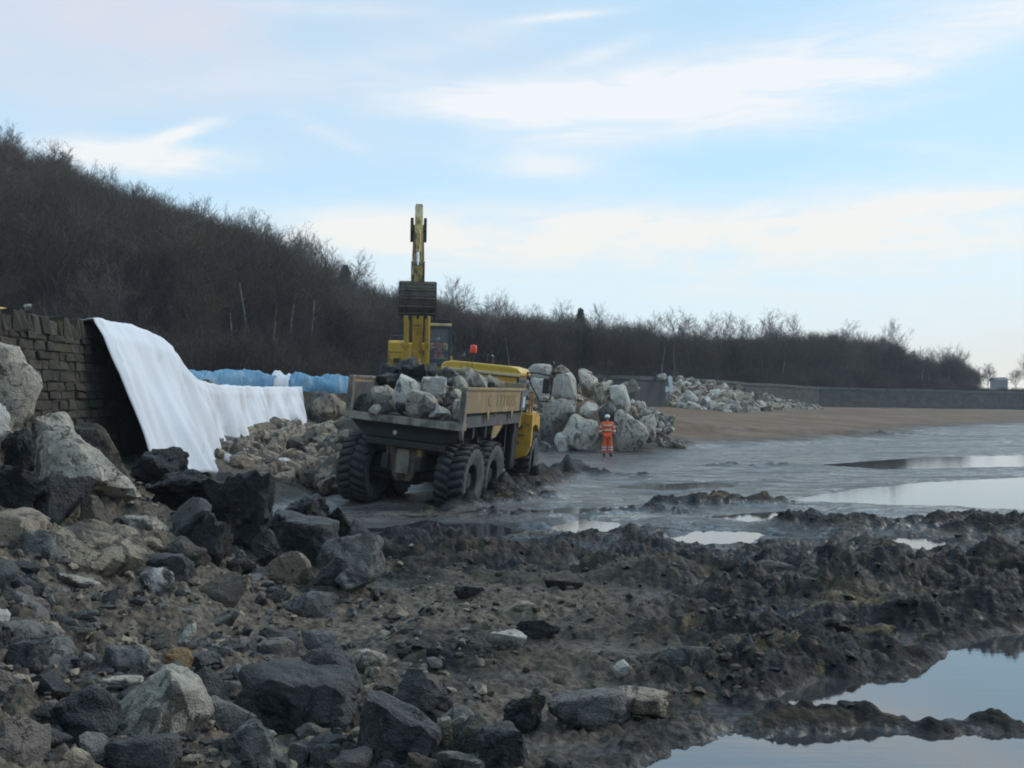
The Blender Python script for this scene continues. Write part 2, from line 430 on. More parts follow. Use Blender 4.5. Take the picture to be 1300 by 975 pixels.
def rock_mat(name, c1, c2, stain, amount, rough=0.85, bumpk=0.9, speck=0.0):
    m, n, b = mat(name); p = geo(n)
    oi = n.node('ShaderNodeObjectInfo').outputs['Random']
    big = n.noise(p, 2.3, 5, .6, .4); fine = n.noise(p, 14, 6, .65); grain = n.noise(p, 60, 3, .6)
    col = n.mix(n.ramp(big, .35, .68), c1, c2)
    col = n.mix(n.math('MULTIPLY', oi, .45), col, n.mix(.5, c2, stain))
    col = n.mix(n.math('MULTIPLY', n.ramp(fine, .40, .75), .45), col, tuple(min(1, k * 1.28) for k in c1))
    col = n.mix(n.math('MULTIPLY', n.ramp(grain, .45, .7), .35), col, tuple(k * .55 for k in c2))
    wp = n.node('ShaderNodeVectorMath', operation='ADD'); n.link(p, wp.inputs[0]); nz = n.node('ShaderNodeTexNoise'); nz.inputs['Scale'].default_value = 3.5; nz.inputs['Detail'].default_value = 5; n.link(p, nz.inputs['Vector']); n.link(nz.outputs['Color'], wp.inputs[1])
    vo = n.node('ShaderNodeTexVoronoi', feature='DISTANCE_TO_EDGE'); vo.inputs['Scale'].default_value = 1.9; n.link(wp.outputs[0], vo.inputs['Vector'])
    crack = n.math('MULTIPLY', n.ramp(vo.outputs['Distance'], .022, .0), n.ramp(n.noise(p, 1.7, 3, .5), .48, .60))
    col = n.mix(n.math('MULTIPLY', crack, .8), col, tuple(k * .35 for k in stain))
    st = n.noise(n.scalevec(p, (1, 1, .6)), 3.1, 6, .68, 1.2)
    st = n.ramp(st, .62 - amount * .28, .70 - amount * .22)
    col = n.mix(n.math('MULTIPLY', st, .88), col, stain)
    if speck:
        sp = n.ramp(n.noise(p, 9, 4, .7, .5), .60, .66)
        col = n.mix(n.math('MULTIPLY', sp, speck), col, (.03, .03, .035))
    n.link(col, b.inputs['Base Color'])
    b.inputs['Specular IOR Level'].default_value = .35
    n.link(n.math('SUBTRACT', rough, n.math('MULTIPLY', st, .25)), b.inputs['Roughness'])
    h = n.math('ADD', n.math('SUBTRACT', n.math('MULTIPLY', fine, .8), n.math('MULTIPLY', crack, .6)), n.math('ADD', n.math('MULTIPLY', grain, .3), n.math('MULTIPLY', n.noise(p, 5, 5, .62, .25), .9)))
    bump(n, b, h, bumpk, .10)
    return m
rock_mat('pale_limestone', (.60, .53, .44), (.43, .38, .32), (.075, .066, .058), .42, speck=.45)
rock_mat('white_limestone', (.70, .65, .58), (.55, .50, .44), (.10, .095, .09), .15)
rock_mat('tan_limestone', (.44, .36, .27), (.30, .24, .18), (.06, .052, .045), .5)
rock_mat('grey_stone', (.24, .23, .215), (.165, .155, .145), (.04, .038, .038), .5)
rock_mat('brown_stone', (.15, .122, .095), (.095, .080, .065), (.035, .032, .031), .4)
rock_mat('ochre_stone', (.36, .22, .10), (.26, .16, .085), (.08, .06, .04), .2)
rock_mat('dark_stone', (.105, .10, .098), (.062, .060, .060), (.022, .022, .025), .5, .6)
rock_mat('mud_rock', (.034, .034, .039), (.019, .019, .022), (.065, .052, .038), .3, .45, 1.0)
rock_mat('banded_rock', (.55, .52, .48), (.43, .40, .36), (.02, .02, .024), .85)
rock_mat('pink_stone', (.22, .18, .16), (.165, .14, .125), (.08, .065, .06), .2)
KIND = dict(p='pale_limestone', w='white_limestone', t='tan_limestone', g='grey_stone', b='brown_stone', o='ochre_stone', d='dark_stone', m='mud_rock', z='banded_rock', k='pink_stone')

def simple(name, c, rough=.6, metal=0.0, dirt=None, dirt_amt=.4, scale=3.0, bumpk=.15, c2=None):
    m, n, b = mat(name); p = geo(n)
    base = n.noise(p, scale * 1.3, 5, .6)
    col = n.mix(n.ramp(base, .3, .7), c, c2 or tuple(k * .82 for k in c))
    if dirt:
        s = n.noise(n.scalevec(p, (1, 1, .45)), scale, 6, .68, .6)
        s = n.ramp(s, .60 - dirt_amt * .3, .74 - dirt_amt * .25)
        col = n.mix(n.math('MULTIPLY', s, .85), col, dirt)
        n.link(n.math('ADD', rough, n.math('MULTIPLY', s, .25), clamp=True), b.inputs['Roughness'])
    else: b.inputs['Roughness'].default_value = rough
    n.link(col, b.inputs['Base Color'])
    b.inputs['Metallic'].default_value = metal
    if bumpk: bump(n, b, n.noise(p, scale * 8, 4, .6), bumpk, .02)
    return m
MUDC = (.10, .085, .068)
simple('yellow_paint', (.68, .37, .035), .45, 0, (.20, .14, .06), .30, 3)
simple('yellow_clean', (.70, .42, .05), .4, 0, (.34, .20, .05), .2, 3)
simple('yellow_muddy', (.48, .30, .11), .75, 0, (.24, .185, .125), .80, 1.9)
simple('body_steel', (.25, .21, .165), .7, 0, (.075, .066, .058), .55, 3)
simple('body_inner', (.085, .082, .08), .65, 0, (.17, .16, .15), .45, 2.5)
simple('chassis_tan', (.17, .125, .075), .75, 0, (.05, .045, .04), .45, 3)
simple('chassis_dark', (.022, .021, .021), .7, 0, (.05, .045, .04), .35, 3)
simple('tyre_rubber', (.022, .022, .024), .75, 0, (.05, .047, .045), .35, 5)
simple('tyre_side', (.055, .057, .062), .7, 0, (.12, .12, .12), .55, 5)
simple('black_plastic', (.015, .015, .017), .4)
simple('cream_panel', (.72, .58, .34), .5, 0, (.35, .26, .14), .3, 3)
simple('faded_letter', (.20, .14, .075), .8, 0, (.30, .20, .08), .75, 7)
simple('label_white', (.62, .64, .66), .5)
simple('plate_grey', (.12, .13, .14), .5, 0, MUDC, .3, 6)
simple('orange_steel', (.55, .24, .05), .55, 0, (.2, .12, .06), .3, 5)
simple('red_plastic', (.75, .06, .03), .35)
simple('chrome', (.8, .8, .8), .15, 1.0, bumpk=0)
simple('mirror_glass', (.05, .05, .06), .1, 0.0, bumpk=0)
simple('bucket_steel', (.07, .055, .04), .55, 0, (.03, .027, .025), .5, 3)
simple('excavator_yellow', (.72, .43, .045), .5, 0, (.25, .15, .05), .3, 3)
simple('excavator_worn', (.74, .52, .19), .55, 0, (.12, .07, .035), .5, 4)
simple('cab_frame', (.045, .065, .085), .4)
simple('orange_cloth', (.88, .13, .025), .8, 0, (.55, .09, .03), .2, 9, c2=(.80, .11, .025))
simple('reflective', (.66, .66, .60), .35)
simple('navy_cloth', (.035, .03, .06), .8)
simple('skin', (.42, .24, .17), .6)
simple('helmet_white', (.75, .75, .76), .35)
simple('boot', (.025, .02, .018), .6)
simple('concrete', (.060, .064, .066), .85, 0, (.06, .065, .065), .5, 1.2)
simple('roof_slate', (.03, .032, .04), .6)
simple('render_white', (.15, .15, .16), .8)
simple('timber', (.15, .11, .075), .8, 0, (.05, .045, .04), .4, 8)

def cloth_mat(name, c, dirt, amt, sc=2.0, rough=.85, trans=0.0):
    m, n, b = mat(name); p = geo(n)
    s = n.ramp(n.noise(n.scalevec(p, (1, 1, .5)), sc, 6, .7, .5), .66 - amt * .3, .85 - amt * .2)
    col = n.mix(n.math('MULTIPLY', s, .7), n.mix(n.ramp(n.noise(p, .8, 3, .5), .3, .7), c, tuple(k * .93 for k in c)), dirt)
    n.link(col, b.inputs['Base Color']); b.inputs['Roughness'].default_value = rough
    b.inputs['Specular IOR Level'].default_value = .2
    bump(n, b, n.noise(n.scalevec(p, (1.2, 1.2, .35)), 5, 5, .6, .3), .25, .06)
    return m
cloth_mat('geotextile', (.72, .73, .77), (.45, .39, .33), .30)
cloth_mat('dirty_sheet', (.50, .49, .50), (.22, .18, .15), .45)
cloth_mat('blue_sheet', (.12, .28, .43), (.38, .48, .56), .70, 2.0, .45)

def ground_mat():
    m, n, b = mat('ground'); p = geo(n)
    at_ = lambda k: n.node('ShaderNodeAttribute', attribute_name=k).outputs['Fac']
    beach, bank, grav, land, wet, churn = [at_(k) for k in ('beach', 'bank', 'gravel', 'land', 'wet', 'churn')]
    n1 = n.noise(n.scalevec(p, (.6, 1, 1)), .55, 5, .6, .5); n2 = n.noise(p, 2.4, 6, .66, .6); n3 = n.noise(p, 11, 5, .66); n4 = n.noise(p, 42, 4, .65)
    mudc = n.mix(n.ramp(n2, .35, .65), (.012, .0122, .015), (.030, .027, .026))
    mudc = n.mix(n.math('MULTIPLY', n.ramp(n.noise(n.scalevec(p, (.35, .9, 1)), .9, 5, .65, 1.2), .50, .66), .85), mudc, (.085, .066, .046))
    mudc = n.mix(n.math('MULTIPLY', n.ramp(n.noise(p, 1.3, 6, .7, .8), .58, .68), .85), mudc, (.19, .135, .068))
    flat = n.mix(n.ramp(n1, .35, .65), (.070, .064, .062), (.145, .125, .110))
    streaky = n.noise(n.scalevec(p, (.10, .75, 1)), 1.0, 6, .62, .8)
    flat = n.mix(n.math('MULTIPLY', n.ramp(streaky, .50, .64), .75), flat, (.038, .034, .034))
    col = n.mix(n.ramp(churn, .04, .4), flat, mudc)
    gcol = n.mix(n.ramp(n3, .34, .66), (.078, .064, .051), (.225, .182, .140))
    gcol = n.mix(n.math('MULTIPLY', n.ramp(n2, .5, .72), .6), gcol, (.055, .053, .055))
    gm = n.math('MULTIPLY', n.math('MAXIMUM', grav, n.math('MULTIPLY', bank, .75)), n.ramp(n.math('ADD', n1, n.math('MULTIPLY', n2, .3)), .38, .72))
    col = n.mix(gm, col, gcol)
    bcol = n.mix(n.ramp(n.noise(n.scalevec(p, (.5, .9, 1)), .5, 6, .65, .7), .35, .68), (.165, .108, .072), (.235, .175, .13))
    bcol = n.mix(n.math('MULTIPLY', n.ramp(n.noise(n.scalevec(p, (.12, .6, 1)), 1.0, 5, .6), .55, .66), .6), bcol, (.12, .10, .085))
    col = n.mix(n.math('MULTIPLY', beach, 1.0), col, bcol)
    lcol = n.mix(n.ramp(n2, .35, .65), (.045, .036, .024), (.075, .055, .032))
    col = n.mix(land, col, lcol)
    col = n.mix(n.math('MULTIPLY', n.ramp(n4, .35, .7), .35), col, n.mix(.5, col, (.0, .0, .0)))
    n.link(col, b.inputs['Base Color'])
    dry = n.math('MAXIMUM', n.math('MAXIMUM', land, beach), gm)
    film = n.math('MULTIPLY', n.ramp(n.noise(n.scalevec(p, (.6, 1.2, 1)), 2.2, 8, .74, .5), .46, .53), n.ramp(n3, .36, .52))
    wetness = n.math('MULTIPLY', n.math('ADD', n.math('MULTIPLY', wet, .75), .25), n.math('SUBTRACT', 1.0, n.math('MULTIPLY', dry, .85)))
    wf = n.math('MULTIPLY', wetness, n.math('ADD', n.math('MULTIPLY', n.math('MULTIPLY', film, n.math('ADD', .3, n.math('MULTIPLY', n.ramp(streaky, .60, .46), .7))), .72), n.math('MULTIPLY', wet, .40)))
    n.link(n.math('SUBTRACT', n.math('SUBTRACT', .80, n.math('MULTIPLY', n.math('MULTIPLY', churn, n.math('SUBTRACT', 1.0, dry)), .16)), n.math('MULTIPLY', wf, .66), clamp=True), b.inputs['Roughness'])
    n.link(n.math('ADD', n.math('ADD', .07, n.math('MULTIPLY', churn, .07)), n.math('MULTIPLY', wf, 1.0)), b.inputs['Specular IOR Level'])
    vr = n.node('ShaderNodeTexVoronoi', feature='F1'); vr.inputs['Scale'].default_value = 13; n.link(p, vr.inputs['Vector'])
    h = n.math('ADD', n.math('ADD', n.math('MULTIPLY', n3, .8), n.math('MULTIPLY', n4, .45)), n.math('MULTIPLY', vr.outputs['Distance'], -.7))
    bp = n.node('ShaderNodeBump'); bp.inputs['Distance'].default_value = .05
    n.link(h, bp.inputs['Height'])
    n.link(n.math('SUBTRACT', .75, n.math('MULTIPLY', wf, .55)), bp.inputs['Strength'])
    n.link(bp.outputs[0], b.inputs['Normal'])
    return m
ground_mat()
def water_mat():
    m, n, b = mat('water'); p = geo(n)
    b.inputs['Base Color'].default_value = (.035, .037, .038, 1); b.inputs['Roughness'].default_value = .03
    b.inputs['IOR'].default_value = 2.1
    b.inputs['Specular IOR Level'].default_value = .9
    bump(n, b, n.noise(n.scalevec(p, (.5, 1.9, 1)), 4, 4, .6), .12, .012)
water_mat()
def wood_mat(name, *cols):
    m, n, b = mat(name)
    oi = n.node('ShaderNodeObjectInfo').outputs['Random']
    cr = n.node('ShaderNodeValToRGB'); n.link(oi, cr.inputs[0]); e = cr.color_ramp.elements
    while len(e) < len(cols): e.new(.5)
    for i, c in enumerate(cols): e[i].position = i / (len(cols) - 1); e[i].color = tuple(c) + (1,)
    n.link(cr.outputs[0], b.inputs['Base Color']); b.inputs['Roughness'].default_value = .9
    b.inputs['Specular IOR Level'].default_value = .1
wood_mat('bark', (.070, .062, .055), (.16, .145, .125))
wood_mat('twigs', (.050, .038, .030), (.115, .080, .056), (.075, .058, .045), (.15, .125, .105))
wood_mat('twigs_plum', (.075, .050, .042), (.040, .031, .031), (.105, .076, .062), (.060, .044, .040))
wood_mat('birch_bark', (.16, .145, .13), (.30, .28, .25))
wood_mat('ivy_leaves', (.030, .045, .016), (.042, .060, .022))
wood_mat('needles', (.016, .030, .022), (.024, .040, .028))
def stone_mat():
    m, n, b = mat('wall_stone'); p = geo(n)
    oi = n.node('ShaderNodeObjectInfo').outputs['Random']
    col = n.mix(oi, (.042, .037, .031), (.088, .078, .064))
    col = n.mix(n.math('MULTIPLY', n.ramp(n.noise(p, 5, 6, .7), .45, .7), .7), col, (.030, .028, .024))
    col = n.mix(n.math('MULTIPLY', n.ramp(n.noise(p, 1.1, 5, .65, .6), .52, .68), .55), col, (.055, .060, .028))
    n.link(col, b.inputs['Base Color']); b.inputs['Roughness'].default_value = .92; b.inputs['Specular IOR Level'].default_value = .2
    bump(n, b, n.noise(p, 18, 5, .65), .6, .03)
    m, n, b = mat('old_wall'); p = geo(n)
    br = n.noise(n.scalevec(p, (.5, .5, 1)), 1.4, 6, .7, .3)
    col = n.mix(n.ramp(br, .35, .7), (.035, .040, .036), (.092, .090, .082))
    col = n.mix(n.math('MULTIPLY', n.ramp(n.noise(p, 4, 4, .6), .4, .7), .5), col, (.032, .034, .032))
    n.link(col, b.inputs['Base Color']); b.inputs['Roughness'].default_value = .95
    bump(n, b, n.noise(p, 4, 4, .6), .8, .1)
    simple('mortar', (.055, .048, .039), .95, 0, (.03, .03, .022), .4, 3)
    simple('wall_coping', (.10, .105, .10), .9, 0, (.05, .055, .045), .5, 2)
stone_mat()
m, n, b = mat('glass'); b.inputs['Base Color'].default_value = (.66, .78, .86, 1); b.inputs['Roughness'].default_value = .03
b.inputs['Transmission Weight'].default_value = .90; b.inputs['IOR'].default_value = 1.28

#SECTION structure
# ------------------------------------------------------------------ ground: one sheet out to the horizon
def build_ground():
    fa = np.arange(-R(36), R(36) + 1e-6, .0023)
    side = np.concatenate([R(36) + np.cumsum(np.geomspace(.004, .12, 36))])
    side = side[side < math.pi - .02]
    ang = np.concatenate([-side[::-1], fa, side])
    rad = [1.2]
    while rad[-1] < 620:
        r = rad[-1]
        rad.append(r * (1.03 if r < 5 else 1.0046 if r < 30 else 1.0105 if r < 190 else 1.07))
    rad = np.array(rad)
    A_, R_ = np.meshgrid(ang, rad)
    x = (R_ * np.sin(A_)).ravel(); y = (R_ * np.cos(A_)).ravel()
    z, attrs = terrain(x, y, True)
    na, nr = len(ang), len(rad)
    idx = np.arange(na * nr).reshape(nr, na)
    q = np.stack([idx[:-1, :-1], idx[:-1, 1:], idx[1:, 1:], idx[1:, :-1]], -1).reshape(-1, 4)
    seam = np.stack([idx[:-1, -1], idx[:-1, 0], idx[1:, 0], idx[1:, -1]], -1)
    q = np.concatenate([q, seam])[:, ::-1]
    verts = np.stack([x, y, z], -1)
    verts = np.concatenate([verts, [[0, 0, float(z[:na].mean())]]]); c = len(verts) - 1
    me = np_mesh('ground', verts, q)
    for k, a in attrs.items():
        at_ = me.attributes.new(k, 'FLOAT', 'POINT')
        at_.data.foreach_set('value', np.append(a, 0).astype(np.float32))
    o = link_mesh('ground', me, MAT['ground']); tag(o, kind='structure')
build_ground()
def build_water():
    x = np.linspace(-8, 60, 40); y = np.linspace(4, 58, 40)
    X, Y = np.meshgrid(x, y); i = np.arange(1600).reshape(40, 40)
    q = np.stack([i[:-1, :-1], i[:-1, 1:], i[1:, 1:], i[1:, :-1]], -1).reshape(-1, 4)
    o = link_mesh('water', np_mesh('water', np.stack([X.ravel(), Y.ravel(), np.zeros(1600)], -1), q), MAT['water'])
    tag(o, kind='structure')
build_water()
# ------------------------------------------------------------------ stone sea wall on the left, dry-laid stones one by one
def ico(sub):
    bm = bmesh.new(); bmesh.ops.create_icosphere(bm, subdivisions=sub, radius=1.0)
    v = np.array([p.co[:] for p in bm.verts]); f = np.array([[q.index for q in p.verts] for p in bm.faces]); bm.free()
    return v, f
ICO = {s: ico(s) for s in (1, 2, 3, 4, 5)}
def rock_verts(seed, sub, nplanes=15, sharp=16.0, lump=.16, rough=.055, block=0.0):
    """a broken boulder: softened intersection of random planes plus noise, scaled into a unit box"""
    rg = np.random.default_rng(seed); d, f = ICO[sub]
    n = rg.normal(size=(nplanes, 3)); n /= np.linalg.norm(n, axis=1)[:, None]
    if block > 0:
        ax = np.vstack([np.eye(3), -np.eye(3)]) + rg.normal(size=(6, 3)) * .16
        ax /= np.linalg.norm(ax, axis=1)[:, None]; n = np.vstack([ax, n[:max(2, int(nplanes * (1 - block)))]])
    c = rg.uniform(.62, 1.0, len(n))
    if block > 0: c[:6] = rg.uniform(.60, .74, 6); c[6:] = rg.uniform(.8, 1.05, len(n) - 6)
    dot = d @ n.T
    r = np.where(dot > .04, c / np.maximum(dot, .04), 12.0)
    r = -np.log(np.exp(-sharp * np.minimum(r, 3)).sum(1)) / sharp
    off = rg.uniform(-50, 50, 3)
    r = r * (1 + lump * perlin3(d * 1.7 + off, seed))
    if sub >= 3:
        p = d * r[:, None]
        r = r + rough * (np.abs(perlin3(p * 4 + off, seed + 1)) - .25) * 1.5 + rough * .8 * perlin3(p * 8.3 + off, seed + 2)
        if sub >= 4: r = r + rough * .45 * perlin3(p * 17 + off, seed + 3)
    v = d * r[:, None]
    lo, hi = v.min(0), v.max(0)
    return (v - (lo + hi) / 2) / (hi - lo), f
def flat_shade(me, ang=32):
    try: me.set_sharp_from_angle(angle=R(ang))
    except Exception: pass
def rock_mesh(name, seed, sub=3, **kw):
    v, f = rock_verts(seed, sub, **kw); me = np_mesh(name, v, f); flat_shade(me); return me

def box_stone_mesh(seed):
    rg = np.random.default_rng(seed); bm = bmesh.new(); bmesh.ops.create_cube(bm, size=1.0)
    bmesh.ops.bevel(bm, geom=list(bm.edges), offset=.09, segments=1, affect='EDGES')
    for v in bm.verts: v.co += Vector(rg.uniform(-.07, .07, 3))
    me = bpy.data.meshes.new('stone'); bm.to_mesh(me); bm.free(); me.materials.append(MAT['wall_stone']); return me
STONES = [box_stone_mesh(400 + i) for i in range(7)]
def near_wall():
    root = empty('stone_wall', (-8.6, 12, 0))
    tag(root, 'old dark stone sea wall with upright coping stones behind the boulders at the left edge', 'wall')
    Y0, Y1, base, top = 15.9, 21.9, 1.0, 3.80
    core = MB().prism([(-.95, .0), (.155, .0), (.155, .05), (-.015, 3.95), (-.95, 3.95)], -18.9, 12.5, 'y'); core.build('wall_core', MAT['mortar'], root)
    rg = random.Random(3)
    z = base; k = 0
    while z < top - .05:
        h = rg.uniform(.145, .215); h = min(h, top - z + .02)
        y = Y0 + rg.uniform(-.3, 0)
        while y < Y1:
            w = rg.uniform(.20, .46); w = min(w, Y1 - y + .05)
            if w < .10: break
            o = link_mesh('stone', STONES[k % 7], None, root); k += 1
            o.location = (-.04 - .045 * (z - 2) + rg.uniform(-.035, .03), y + w / 2 - 12, z + h / 2)
            o.scale = (.30, w - .012, (h - .012) * rg.uniform(.86, 1.04)); o.rotation_euler = (rg.uniform(-.06, .06), rg.uniform(-.06, .06), rg.uniform(-.05, .05))
            y += w
        z += h
    y = Y0
    while y < Y1:
        w = rg.uniform(.20, .36); h = rg.uniform(.30, .44)
        o = link_mesh('coping_stone', STONES[k % 7], None, root); k += 1
        o.location = (-.36, y + w / 2 - 12, top + h / 2 - .04); o.scale = (.78, w - .02, h); o.rotation_euler = (rg.uniform(-.06, .06), rg.uniform(-.08, .08), rg.uniform(-.05, .05))
        y += w
    MB().box((-.36, -7.6, top + .17), (.75, 22, .34)).build('coping_run', MAT['mortar'], root)
near_wall()
def low_wall():
    root = empty('broken_wall', (-9, 30, 0)); tag(root, 'broken low stretch of sea wall under the white sheet, its dark end showing', 'wall')
    MB().prism([(-.55, 24.6 - 30), (.10, 24.6 - 30), (-.30, 42.6 - 30), (-.95, 42.6 - 30)], .3, 2.72, 'z').build('wall_core', MAT['mortar'], root, .04)
low_wall()
def far_wall():
    def strip(pts, name, lab, thick, gname, mname, step=3.0):
        root = empty(name, (pts[0][0], pts[0][1], 0)); tag(root, lab, 'wall')
        o = Vector((pts[0][0], pts[0][1], 0)); f = MB(); cp = MB()
        rg = random.Random(5)
        P = []
        for (x0, y0, b0, t0), (x1, y1, b1, t1) in zip(pts[:-1], pts[1:]):
            n = max(1, int(math.hypot(x1 - x0, y1 - y0) / step))
            for i in range(n): P.append([a + (b - a) * i / n for a, b in zip((x0, y0, b0, t0), (x1, y1, b1, t1))])
        P.append(list(pts[-1]))
        fv = []; cv = []
        for i, p in enumerate(P):
            q0 = P[max(0, i - 1)]; q1 = P[min(len(P) - 1, i + 1)]
            d = Vector((q1[0] - q0[0], q1[1] - q0[1], 0)).normalized(); nrm = Vector((-d.y, d.x, 0))
            c = Vector((p[0], p[1], 0)) - o; t = p[3] + rg.uniform(-.05, .05)
            fv += [c + Vector((0, 0, p[2] - .6)), c + Vector((0, 0, t - .28)), c + nrm * thick + Vector((0, 0, t - .28)), c + nrm * thick + Vector((0, 0, p[2] - .6))]
            e = .07
            cv += [c - nrm * e + Vector((0, 0, t - .275)), c - nrm * e + Vector((0, 0, t)), c + nrm * (thick + e) + Vector((0, 0, t)), c + nrm * (thick + e) + Vector((0, 0, t - .275))]
        def faces(n): return [tuple(i * 4 + k for k in q) for i in range(n - 1) for q in ((0, 4, 5, 1), (1, 5, 6, 2), (2, 6, 7, 3), (3, 7, 4, 0))] + [(0, 1, 2, 3), tuple((n - 1) * 4 + k for k in (3, 2, 1, 0))]
        f.add(fv, faces(len(P))); f.build('wall_face', MAT[mname], root)
        cp.add(cv, faces(len(P))); cp.build('coping', MAT[gname], root)
        return root
    strip([(5.6, 71, 1.2, 4.05), (9.0, 73, 1.2, 4.0), (11.8, 76.5, 1.2, 3.95)], 'sea_wall', 'dark flat-faced wall end between the two boulder piles, white strip beside it', .6, 'wall_coping', 'concrete')
    strip([(13.0, 84.5, 1, 4.15), (24, 101, .8, 3.85), (37, 120, .6, 3.55), (56, 134, .2, 3.3), (77, 150, -.1, 3.0), (110, 161, -.2, 2.9), (160, 176, -.2, 2.8)], 'sea_wall',
          'long grey stone sea wall with a flat coping running along the beach to the right edge', 2.6, 'wall_coping', 'old_wall')
    s = MB().prism([(.0, .1), (.16, .0), (.30, .12), (.42, .04), (.48, .6), (.55, .95), (.40, 1.04), (.28, .98), (.12, 1.02), (.06, .6)], -.05, .10, 'y')
    v = [Vector(p) for p in s.v]; s.v = [(p.x * .7 + .22 * (1 - p.z), p.y, p.z * 1.35) for p in v]
    o = s.build('sheet_strip', MAT['geotextile'], None, .02); o.location = (11.86, 76.3, 2.7)
    tag(o, 'narrow strip of white sheet hanging at the dark wall end by the far pile', 'sheet')
far_wall()

# ------------------------------------------------------------------ white sheeting over the broken wall
def geotextile():
    ys = [20.0, 21.0, 22.0, 23.3, 24.3, 25.3, 26.3, 27.2, 29, 33.8, 38, 42.2]
    tz = [4.20, 4.22, 4.22, 4.15, 4.04, 3.72, 3.30, 3.06, 2.95, 2.92, 2.95, 2.98]
    of = [1.0, 1.25, 1.45, 1.40, 1.15, .9, .75, .65, .55, .5, .5, .45]
    bz = [1.50, 1.2, .95, .85, .85, .85, .85, .9, .9, 1.0, 1.1, 1.3]
    ns, ntp, nb = 260, 10, 46
    s = np.linspace(20.0, 42.2, ns) ; V = []
    rg = np.random.default_rng(4)
    z0 = np.interp(s, ys, tz) + .035 * perlin2(s * 1.6, s * 0, 70) + .02 * np.abs(perlin2(s * 3.1, s * 0 + 4, 71)); o1 = np.interp(s, ys, of); b0 = np.interp(s, ys, bz) + .08 * perlin2(s * 1.3, s * 0, 72)
    xw = np.interp(s, [20, 43], [-8.52, -9.0]) + .10
    rows = []
    for k in range(ntp):                              # lying back over the top
        t = k / (ntp - 1); rows.append(np.stack([xw - .95 * (1 - t), s + .0 * s, z0 - .22 * (1 - t) ** 1.5 + .02 * perlin2(s * 2, s * 0 + k * .4, 73)], -1))
    for k in range(1, nb):
        t = k / (nb - 1)
        x = xw + o1 * (.10 * min(1, t * 8) + .9 * t ** 1.15)
        ph = s * 2.6 + 1.3 * perlin2(s * .7, s * 0 + .35 * t, 74) - .5 * t; pl_ = np.abs(np.sin(ph)) ** .55; amp = .5 + .8 * perlin2(s * .5, s * 0, 79) ** 2
        fold = .16 * np.sin(s * 1.9 + 1.5 * t) * min(1, t * 2.5) - .40 * amp * (1 - pl_) * (.42 + .58 * t) * min(1, t * 5) + .05 * np.sin(s * 9 + 2 * perlin2(s, s * 0 + t, 70)) * (.3 + .7 * t) + .20 * perlin2(s * 1.15 - .7 * t, s * 0 + t * .6, 75) * (.15 + t) + .06 * np.abs(perlin2(s * 3.3, s * 0 + t * .8, 76))
        z = z0 + (b0 - z0) * t
        yy = s + .25 * t * np.exp(-((s - 20) / 2.2) ** 2) * (1 - t * .25) + .10 * perlin2(s * .8, s * 0 + t * 2, 77)
        rows.append(np.stack([x + fold, yy, z + .02 * perlin2(s * 5, s * 0 + t * 5, 78)], -1))
    V = np.concatenate(rows); nr = len(rows); i = np.arange(nr * ns).reshape(nr, ns)
    q = np.stack([i[:-1, :-1], i[:-1, 1:], i[1:, 1:], i[1:, :-1]], -1).reshape(-1, 4)
    o = link_mesh('geotextile_sheet', np_mesh('geotextile_sheet', V, q), MAT['geotextile'])
    m = o.modifiers.new('thickness', 'SOLIDIFY'); m.thickness = .015
    tag(o, 'big white sheet draped in folds over the broken end of the stone wall', 'sheet')
geotextile()
def small_sheet():
    # a dirty sheet half buried in the rubble beside the lorry's left wheels
    n1, n2 = 70, 16
    a = at(278, 602, 26.2); b = at(425, 604, 27.4)
    U, Vv = np.meshgrid(np.linspace(0, 1, n1), np.linspace(0, 1, n2))
    x = a.x + (b.x - a.x) * U + .25 * perlin2(U * 5, Vv * 2, 80); y = a.y + (b.y - a.y) * U + Vv * 1.5 + .2 * perlin2(U * 6, Vv, 81)
    g = terrain(x.ravel(), y.ravel(), False).reshape(x.shape)
    z = g + .16 + .28 * np.exp(-((U - .84) / .07) ** 2) + .10 * perlin2(U * 9, Vv * 2.5, 82) + .05 * np.abs(perlin2(U * 17, Vv * 5, 83)) + Vv * .10 - .26 * (Vv < .05) - .2 * (U > .98)
    i = np.arange(n1 * n2).reshape(n2, n1); q = np.stack([i[:-1, :-1], i[:-1, 1:], i[1:, 1:], i[1:, :-1]], -1).reshape(-1, 4)
    o = link_mesh('loose_sheet', np_mesh('loose_sheet', np.stack([x.ravel(), y.ravel(), z.ravel()], -1), q), MAT['dirty_sheet'])
    o.modifiers.new('thickness', 'SOLIDIFY').thickness = .015
    tag(o, 'dirty white sheet lying crumpled at the foot of the rubble by the lorry', 'sheet')
small_sheet()
